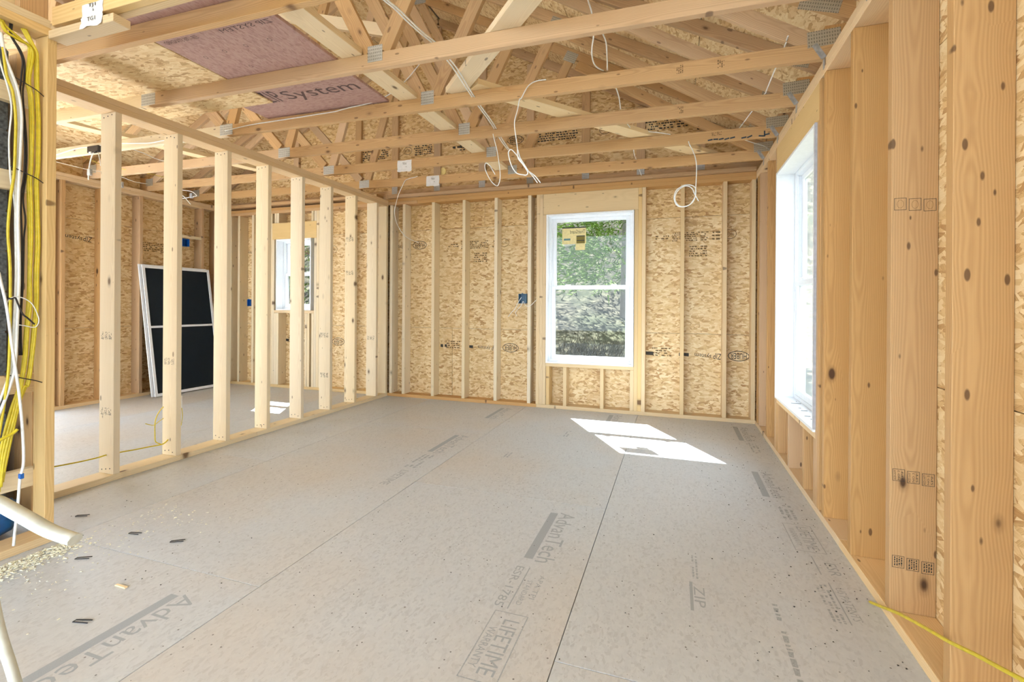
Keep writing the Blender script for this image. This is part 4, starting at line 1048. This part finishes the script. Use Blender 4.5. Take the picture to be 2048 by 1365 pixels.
def under2(p, s, x, y, w, h):
    z = zd - 0.0009 + 0.0107 * (-2.3 - x)
    letters(s, (x, y, z), -XT, -VY, w, h, 'ink_red', p)
under2(a1, 'AdvanTech', -2.56, 1.82, 0.30, 0.055)
under2(a1, 'ESR-1785 STANDARD', -2.58, 1.90, 0.24, 0.03)
under2(a1, 'LIFETIME WARRANTY', -2.13, 1.80, 0.40, 0.04)
under2(a1, 'ZIP SYSTEM', -2.12, 1.90, 0.34, 0.034)
patch((-2.12, 1.862, zd - 0.0009 + 0.0107 * (-2.3 + 2.12)), -XT, -VY, 0.42, 0.006, 'ink_red', a1)
for i, (x, y) in enumerate(((-2.62, 2.08), (-2.45, 2.06), (-2.28, 2.05), (-2.10, 2.04), (-2.45, 2.24))):
    outline((x, y, zd - 0.0009 + 0.0107 * (-2.3 - x)), VX, -VY, 0.022, 0.028, 0.003, 'ink_red', a1, oval=True)
letters('System', (-2.30, 2.67, zd + 0.0106 + 0.0107 * (-2.4975 + 2.30)), XT, -VY, 0.60, 0.16, 'ink_red', a2)
letters('ZIP', (-2.71, 2.64, zd + 0.0106 + 0.0107 * (-2.4975 + 2.71)), XT, -VY, 0.16, 0.16, 'ink_red', a2)

zb = zc(-1.78) + 0.0895
beam_o = beam('brace_board', (-1.80, 1.25, zb + 0.019), (-1.745, 5.16, zb + 0.019), 0.14, 0.037, VZ, 'brace')
tag(beam_o, 'pale flat brace board running over the chords beside the red attic panels', 'board')
b2 = beam('brace_board', (-1.27, 2.90, zc(-1.2) + 0.109), (0.46, 5.10, zc(-0.2) + 0.109), 0.14, 0.037, VZ, 'brace')
tag(b2, 'pale flat brace board lying diagonally across the right hand bottom chords', 'board')
b3 = beam('brace_board', (-1.43, 2.955, zc(-1.4) + 0.109), (-0.30, 1.76, zc(-0.3) + 0.109), 0.125, 0.037, VZ, 'brace')
tag(b3, 'pale flat brace board slanting over the second and third chords beside the white cables', 'board')
b4 = beam('brace_board', (-3.05, 2.995, 3.46), (-1.90, 2.995, 3.105), 0.089, 0.037, VY, 'brace')
tag(b4, 'thin pale brace board nailed aslant across the webs of the third truss', 'board')
b5 = beam('brace_board', (-4.95, 1.9, zc(-4.95) + 0.109), (-4.1, 5.05, zc(-4.2) + 0.109), 0.12, 0.037, VZ, 'brace')
tag(b5, 'pale flat brace board over the far room chords, slanting toward the back', 'board')

# metal edge clips at the roof panel joints
for i, (x, y) in enumerate(((-0.25, 2.62), (0.08, 3.3))):
    n = Vector((0.53, 0, 1)).normalized()
    c = Vector((x, y, zr(x) + TOPH)) - n * 0.004
    k = obj('panel_clip', withmat(mesh_box(0.05, 0.03, 0.008, 0.001), 'galv_plain'), None, frame_mat(c, VY, n.cross(VY), n))
    tag(k, ['small metal edge clip on the roof sheathing, nearer the camera', 'small metal edge clip on the roof sheathing, nearer the gable'][i], 'clip')

vd = cyl('light_hole_disc', (-2.722, YO - 0.006, 2.795), VY, 0.045, 0.012, 'disc', None, 28)  # coloured disc in place of light shining through a round hole
tag(vd, 'round pale yellow disc painted as light through a vent hole, low on the gable sheathing between two chords', 'vent')

# ================================================================== THINGS
# leaning window screens in the far room
def screen(u0, u1, base, top, h, label, off):
    """frame leaning against the left wall; u along y"""
    t = empty('window_screen', (base, (u0 + u1) / 2, 0), label, 'window screen', 'window screens in the far room')
    ang = math.atan2(base - top, h)
    def at(u, v, n): return Vector((base + off - v * math.sin(ang) + n * math.cos(ang), u, 0.012 + v * math.cos(ang) + n * math.sin(ang)))
    vdir = Vector((-math.sin(ang), 0, math.cos(ang))); nn = Vector((math.cos(ang), 0, math.sin(ang)))
    w = 0.034; L = h / math.cos(ang)
    for nm, A, B in (('frame_rail', at(u0 + w / 2, 0, 0), at(u0 + w / 2, L, 0)), ('frame_rail', at(u1 - w / 2, 0, 0), at(u1 - w / 2, L, 0)),
                     ('frame_rail', at(u0 + w, w / 2, 0), at(u1 - w, w / 2, 0)), ('frame_rail', at(u0 + w, L - w / 2, 0), at(u1 - w, L - w / 2, 0)),
                     ('crossbar', at(u0 + w, L * 0.525, 0), at(u1 - w, L * 0.525, 0))):
        beam(nm, A, B, w if nm != 'crossbar' else 0.026, 0.012, nn, 'frame_white', t)
    me = withmat(mesh_box(u1 - u0 - 2 * w, L - 2 * w, 0.001, 0), 'net_dark')
    obj('mesh', me, t, frame_mat(at((u0 + u1) / 2, L / 2, -0.002), VY, vdir, VY.cross(vdir)))
    return t
screen(4.07, 4.96, -5.92, -6.17, 1.60, 'white framed window screen with black mesh leaning at the front of the pair', 0.0)
screen(4.045, 4.935, -5.92, -6.17, 1.61, 'white framed window screen behind the front one, only its edge showing', -0.026)

def outlet(c, face, label, mat, w=0.058, h=0.092, d=0.07):
    t = empty('outlet_box', c, label, 'outlet box')
    x, y, z = c
    if face == 'back':
        box('back_plate', x - w / 2, x + w / 2, y + d - 0.004, y + d, z - h / 2, z + h / 2, mat, t)
        for sx in (-1, 1): box('side_wall', x + sx * (w / 2 - 0.002) - 0.002, x + sx * (w / 2 - 0.002) + 0.002, y, y + d - 0.004, z - h / 2, z + h / 2, mat, t, 0.0005)
        for sz in (-1, 1): box('end_wall', x - w / 2 + 0.004, x + w / 2 - 0.004, y, y + d - 0.004, z + sz * (h / 2 - 0.002) - 0.002, z + sz * (h / 2 - 0.002) + 0.002, mat, t, 0.0005)
        box('screw_tab', x - 0.008, x + 0.008, y - 0.002, y + 0.004, z + h / 2 - 0.006, z + h / 2 + 0.008, mat, t)
    else:
        box('back_plate', x - d, x - d + 0.004, y - w / 2, y + w / 2, z - h / 2, z + h / 2, mat, t)
        for sx in (-1, 1): box('side_wall', x - d + 0.004, x, y + sx * (w / 2 - 0.002) - 0.002, y + sx * (w / 2 - 0.002) + 0.002, z - h / 2, z + h / 2, mat, t, 0.0005)
        for sz in (-1, 1): box('end_wall', x - d + 0.004, x, y - w / 2 + 0.004, y + w / 2 - 0.004, z + sz * (h / 2 - 0.002) - 0.002, z + sz * (h / 2 - 0.002) + 0.002, mat, t, 0.0005)
    return t
outlet((-1.634, YB - 0.015, 1.222), 'back', 'slate blue outlet box with white wires left of the middle window', 'box_slate', 0.092, 0.11)
outlet((-5.665, YB - 0.012, 1.158), 'back', 'bright blue outlet box low on a back wall stud of the far room', 'box_blue', 0.06, 0.095)
outlet((XL - 0.01, 4.66, 1.96), 'left', 'bright blue outlet box under the wooden block on the far left wall', 'box_blue', 0.10, 0.10)

# black cable connector on the third chord
t = empty('cable_connector', (-5.06, 2.925, 2.55), 'black cable stacker on the third chord over the far room', 'connector')
box('body', -5.135, -4.985, 2.905, 2.936, 2.525, 2.585, 'cable_black', t, 0.004)
box('clip_tab', -5.10, -5.07, 2.898, 2.908, 2.51, 2.53, 'vinyl', t)
box('clip_tab', -5.03, -5.00, 2.898, 2.908, 2.51, 2.53, 'cable_black', t)
# metal cable ends
for i, (c, lb) in enumerate((((-5.12, 2.92, 2.35), 'small metal connector on the cable hanging below the black stacker'), ((-5.42, 4.13, 2.42), 'small metal connector on the cable cluster by the third partition stud'), ((-5.62, 3.5, 2.41), 'small metal connector at the left wall top plate'))):
    o = box('metal_connector', c[0] - 0.02, c[0] + 0.02, c[1] - 0.012, c[1] + 0.012, c[2] - 0.03, c[2] + 0.03, 'galv_plain', None, 0.003)
    tag(o, lb, 'connector')

# staples across the cable runs in the front bay
for i, z in enumerate((2.16, 1.745, 0.79)):
    o = bpy.data.objects.new('wire_tie', tube_mesh('wire_tie', [(-2.87, 1.325, z + 0.02), (-2.858, 1.37, z), (-2.856, 1.41, z - 0.015), (-2.866, 1.443, z - 0.03)], 0.0022, 'staple'))
    link(o); tag(o, ['dark wire tie across the cables just under the top plate', 'dark wire tie across the cables at the second ladder block', 'dark wire tie across the cables at the low ladder block'][i], 'wire tie')

# masonry and tarp behind the front bay
ch = empty('chimney', (-3.37, 1.0, 0), 'dark grey concrete block pier behind the cables at far left', 'chimney')
for r in range(12):
    z = r * 0.2
    off = 0.2 if r % 2 else 0.0
    for y0, y1 in ((0.7 - off, 1.1 - off - 0.008), (1.1 - off, 1.44 if off == 0 else 1.3 - 0.008),) + (((1.3, 1.44),) if off else ()):
        box('block', -3.60, -3.135, y0, y1, z, z + 0.192, 'cmu', ch, 0.004, axis=1)
box('mortar_core', -3.59, -3.142, 0.55, 1.434, 0, 2.4, 'mortar', ch, 0)

bm = bmesh.new()
bmesh.ops.create_uvsphere(bm, u_segments=26, v_segments=16, radius=1)
from mathutils import noise as mnoise
for v in bm.verts:
    k = 1 + 0.22 * mnoise.noise(v.co * 2.3) + 0.08 * mnoise.noise(v.co * 6.0)
    v.co = Vector((v.co.x * 0.065 * k, v.co.y * 0.20 * k, v.co.z * 0.125 * k))
for f in bm.faces: f.smooth = True
me = bpy.data.meshes.new('tarp'); bm.to_mesh(me); bm.free(); me.materials.append(M['tarp'])
tag(obj('tarp', me, None, Matrix.Translation((-3.03, 1.24, 0.128))), 'crumpled blue tarp bundle on the floor behind the front wall plate', 'tarp')

# cables
for label, rad, col, pts, grp in CABLES:
    nm = 'cable'
    if 'wire' in label.split()[0:3]: nm = 'wire'
    if 'zip tie' in label and 'looped' not in label: nm = 'zip_tie'
    if 'tube' in label: nm = 'tube'
    base = Vector(pts[0])
    flat = 1.6 if 'ribbon' in label or 'sheath' in col else 1.0
    me = tube_mesh(nm, [Vector(p) - base for p in pts], rad, col, flat=flat)
    o = obj(nm, me, None, Matrix.Translation(base))
    tag(o, label, 'tube' if nm == 'tube' else ('tie' if nm == 'zip_tie' else 'cable'))
o = box('wire_clip', -2.806, -2.791, 1.336 - 0.008, 1.336 + 0.008, 0.355 - 0.012, 0.355 + 0.012, 'box_blue', None, 0.002)
tag(o, 'tiny blue clip on the white ribbon cable', 'clip')
for z, lb in ((0.44, 'upper'), (0.335, 'lower')):
    pass

# debris on the floor
def stuff_chips():
    rr = random.Random(5)
    bm = bmesh.new()
    def chip(x, y, s, z=0.0):
        a = rr.random() * math.pi
        l, w, h = s * rr.uniform(0.6, 1.5), s * rr.uniform(0.25, 0.6), s * rr.uniform(0.08, 0.3)
        m = Matrix.Translation((x, y, z + h / 2 + 0.001)) @ Matrix.Rotation(a, 4, 'Z') @ Matrix.Rotation(rr.uniform(-.4, .4), 4, 'X')
        vs = [bm.verts.new(m @ Vector((sx * l / 2, sy * w / 2, sz * h / 2))) for sz in (-1, 1) for sx, sy in ((-1, -1), (1, -1), (1, 1), (-1, 1))]
        for f in ((0, 3, 2, 1), (4, 5, 6, 7), (0, 1, 5, 4), (1, 2, 6, 5), (2, 3, 7, 6), (3, 0, 4, 7)): bm.faces.new([vs[i] for i in f])
    for i in range(1700):
        t = rr.random()
        y = 0.85 + 0.62 * t + rr.gauss(0, 0.03)
        x = -2.765 + abs(rr.gauss(0, 0.06)) + 0.03
        chip(x, y, rr.uniform(0.004, 0.015), rr.random() * 0.012 * max(0, 1 - (x + 2.76) / 0.1))
    for i in range(260):
        chip(-2.74 + abs(rr.gauss(0, 0.25)), rr.uniform(1.0, 1.95), rr.uniform(0.003, 0.009))
    me = bpy.data.meshes.new('sawdust'); bm.to_mesh(me); bm.free(); me.materials.append(M['chip'])
    tag(obj('sawdust', me), 'pale sawdust and chips scattered along the front wall plate', 'sawdust', kind='stuff')
    # dark crumbs over the room floor
    bm = bmesh.new()
    def crumb(x, y, s):
        vs = [bm.verts.new((x + s * math.cos(k * 2.094 + s * 900), y + s * math.sin(k * 2.094 + s * 900), 0.0005)) for k in range(3)]
        t = bm.verts.new((x, y, 0.0005 + s * 0.7))
        bm.faces.new(vs[::-1])
        for k in range(3): bm.faces.new((vs[k], vs[(k + 1) % 3], t))
    for i in range(420):
        crumb(rr.uniform(-3.2, 0.72), rr.uniform(1.35, 5.1), rr.uniform(0.002, 0.0042))
    for i in range(220):
        crumb(0.74 - abs(rr.gauss(0, 0.3)), rr.uniform(1.4, 5.1), rr.uniform(0.002, 0.005))
    me = bpy.data.meshes.new('crumbs'); bm.to_mesh(me); bm.free(); me.materials.append(M['staple'])
    tag(obj('floor_crumbs', me), 'dark grit and crumbs scattered over the room floor', 'grit', kind='stuff')
stuff_chips()
for i, (x, y, a, lb) in enumerate(((-2.994, 1.684, 0.5, 'dark staple on the floor nearest the partition plate end'), (-2.249, 1.655, 0.6, 'dark bent staple on the floor right of the sawdust'), (-2.491, 1.406, 0.5, 'dark staple on the floor just past the thick white cable end'), (-1.998, 1.126, 0.3, 'dark staple on the floor above the faded panel lettering'), (-2.52, 1.64, 0.2, 'dark staple on the floor beyond the sawdust'))):
    pts = [(0.03, 0.007, 0.004), (-0.028, 0.006, 0.004), (-0.03, -0.006, 0.004), (0.028, -0.010, 0.004)]
    R = Matrix.Rotation(a, 3, 'Z')
    me = tube_mesh('staple', [R @ Vector(p) for p in pts], 0.002, 'staple', 6, 1)
    tag(obj('staple', me, None, Matrix.Translation((x, y, 0))), lb, 'staple')
o = box('wood_scrap', -2.13, -2.07, 1.31, 1.322, 0.0005, 0.006, 'brace', None, 0.001)
tag(o, 'small pale wood splinter on the floor near the left', 'scrap')

# ================================================================== OUTSIDE
def terrain():
    bm = bmesh.new()
    nx, ny = 60, 44
    vs = []
    for j in range(ny):
        for i in range(nx):
            x = -32 + 64 * i / (nx - 1); y = -22 + 66 * (j / (ny - 1))
            z = -0.55
            if y > 8: z += (y - 8) * 0.34 + max(0.0, y - 14) * 0.45 + 0.25 * mnoise.noise(Vector((x * .3, y * .3, 0)))
            z += 0.06 * mnoise.noise(Vector((x, y, 3)))
            vs.append(bm.verts.new((x, y, z)))
    for j in range(ny - 1):
        for i in range(nx - 1):
            bm.faces.new((vs[j * nx + i], vs[j * nx + i + 1], vs[(j + 1) * nx + i + 1], vs[(j + 1) * nx + i]))
    for f in bm.faces: f.smooth = True
    me = bpy.data.meshes.new('ground'); bm.to_mesh(me); bm.free(); me.materials.append(M['hill'])
    tag(obj('ground', me), kind='structure')
terrain()
def gz(x, y): return -0.55 + max(0, y - 8) * 0.34 + max(0.0, y - 14) * 0.45
def tree(x, y, h, r, zb0, needles, label, seed, n=2600):
    rr = random.Random(seed)
    z0 = gz(x, y)
    t = empty('pine_tree', (x, y, z0), label, 'tree', 'trees behind the house')
    me = tube_mesh('trunk', [(0, 0, -0.2), (0.05, 0.02, h * 0.4), (0.0, 0.05, h)], 0.16, 'bark', 8, 3)
    obj('trunk', me, t, Matrix.Translation((x, y, z0)))
    bm = bmesh.new()
    for i in range(n):
        q = rr.random()
        z = zb0 + (h - zb0) * q
        R = r * (1 - q) ** 0.7 * rr.uniform(0.35, 1.0)
        a = rr.random() * 2 * math.pi
        c = Vector((R * math.cos(a), R * math.sin(a), z - 0.25 * R * rr.random()))
        d = Vector((math.cos(a), math.sin(a), rr.uniform(-0.5, 0.4)))
        for k in range(4):
            e = (d + Vector((rr.uniform(-1, 1), rr.uniform(-1, 1), rr.uniform(-.8, .8))) * 0.8).normalized() * rr.uniform(0.12, 0.3)
            s = Vector((rr.uniform(-1, 1), rr.uniform(-1, 1), rr.uniform(-1, 1))).normalized() * 0.02
            bm.faces.new((bm.verts.new(c - s), bm.verts.new(c + s), bm.verts.new(c + e)))
    me = bpy.data.meshes.new('foliage'); bm.to_mesh(me); bm.free(); me.materials.append(M[needles])
    tag(obj('foliage', me, t, Matrix.Translation((x, y, z0))), kind='stuff')
tree(-1.15, 12.2, 8.0, 2.3, 0.9, 'needles', 'sunny green pine seen through the right half of the middle window', 1, 7000)
tree(-6.0, 14.5, 9.0, 2.4, 1.0, 'needles_dark', 'dark pine seen through the left half of the middle window', 2)
tree(-10.5, 12.0, 8.0, 2.3, 0.6, 'needles', 'green pine behind the small far room window', 3)
tree(-15.0, 16.0, 9.5, 2.8, 0.8, 'needles_dark', 'tall dark pine farthest left behind the house', 4)
def bush(x, y, h, label, seed, n=240):
    rr = random.Random(seed)
    z0 = gz(x, y)
    bm = bmesh.new()
    for i in range(n):
        b = Vector((rr.uniform(-.5, .5), rr.uniform(-.25, .25), -0.1))
        d = Vector((rr.uniform(-.5, .5), rr.uniform(-.4, .4), 1)).normalized()
        p = b.copy(); l = h * rr.uniform(0.4, 1)
        for k in range(3):
            q = p + (d + Vector((rr.uniform(-.8, .8), rr.uniform(-.6, .6), rr.uniform(-.3, .2)))) * l / 3
            s = Vector((0.006 * (1 - k * .28), 0.003, 0))
            bm.faces.new((bm.verts.new(p - s), bm.verts.new(p + s), bm.verts.new(q + s * .6), bm.verts.new(q - s * .6)))
            p = q
    me = bpy.data.meshes.new('bush'); bm.to_mesh(me); bm.free(); me.materials.append(M['twigs'])
    tag(obj('bare_bush', me, None, Matrix.Translation((x, y, z0))), label, 'bush')
bush(-3.6, 9.2, 1.3, 'bare grey bush directly outside the middle window', 21, 420)
bush(-5.2, 10.2, 1.9, 'bare grey bush outside, left of the middle window view', 22, 420)
bush(-1.5, 9.1, 1.0, 'bare grey bush outside under the sunny pine', 23, 420)
bush(0.2, 9.3, 0.8, 'low bare bush outside at the right of the middle window', 24, 300)
def grass():
    rr = random.Random(8)
    bm = bmesh.new()
    for i in range(9000):
        x, y = rr.uniform(-4, 1.2), rr.uniform(6.0, 8.6)
        z = gz(x, y); l = rr.uniform(0.08, 0.3)
        e = Vector((rr.uniform(-.12, .12), rr.uniform(-.1, .1), l))
        b = Vector((x, y, z - 0.02)); s = Vector((0.008, 0, 0))
        bm.faces.new((bm.verts.new(b - s), bm.verts.new(b + s), bm.verts.new(b + e)))
    me = bpy.data.meshes.new('dry_grass'); bm.to_mesh(me); bm.free(); me.materials.append(M['twigs'])
    tag(obj('dry_grass', me), 'dry pale grass on the slope outside the middle window', 'grass', kind='stuff')
grass()
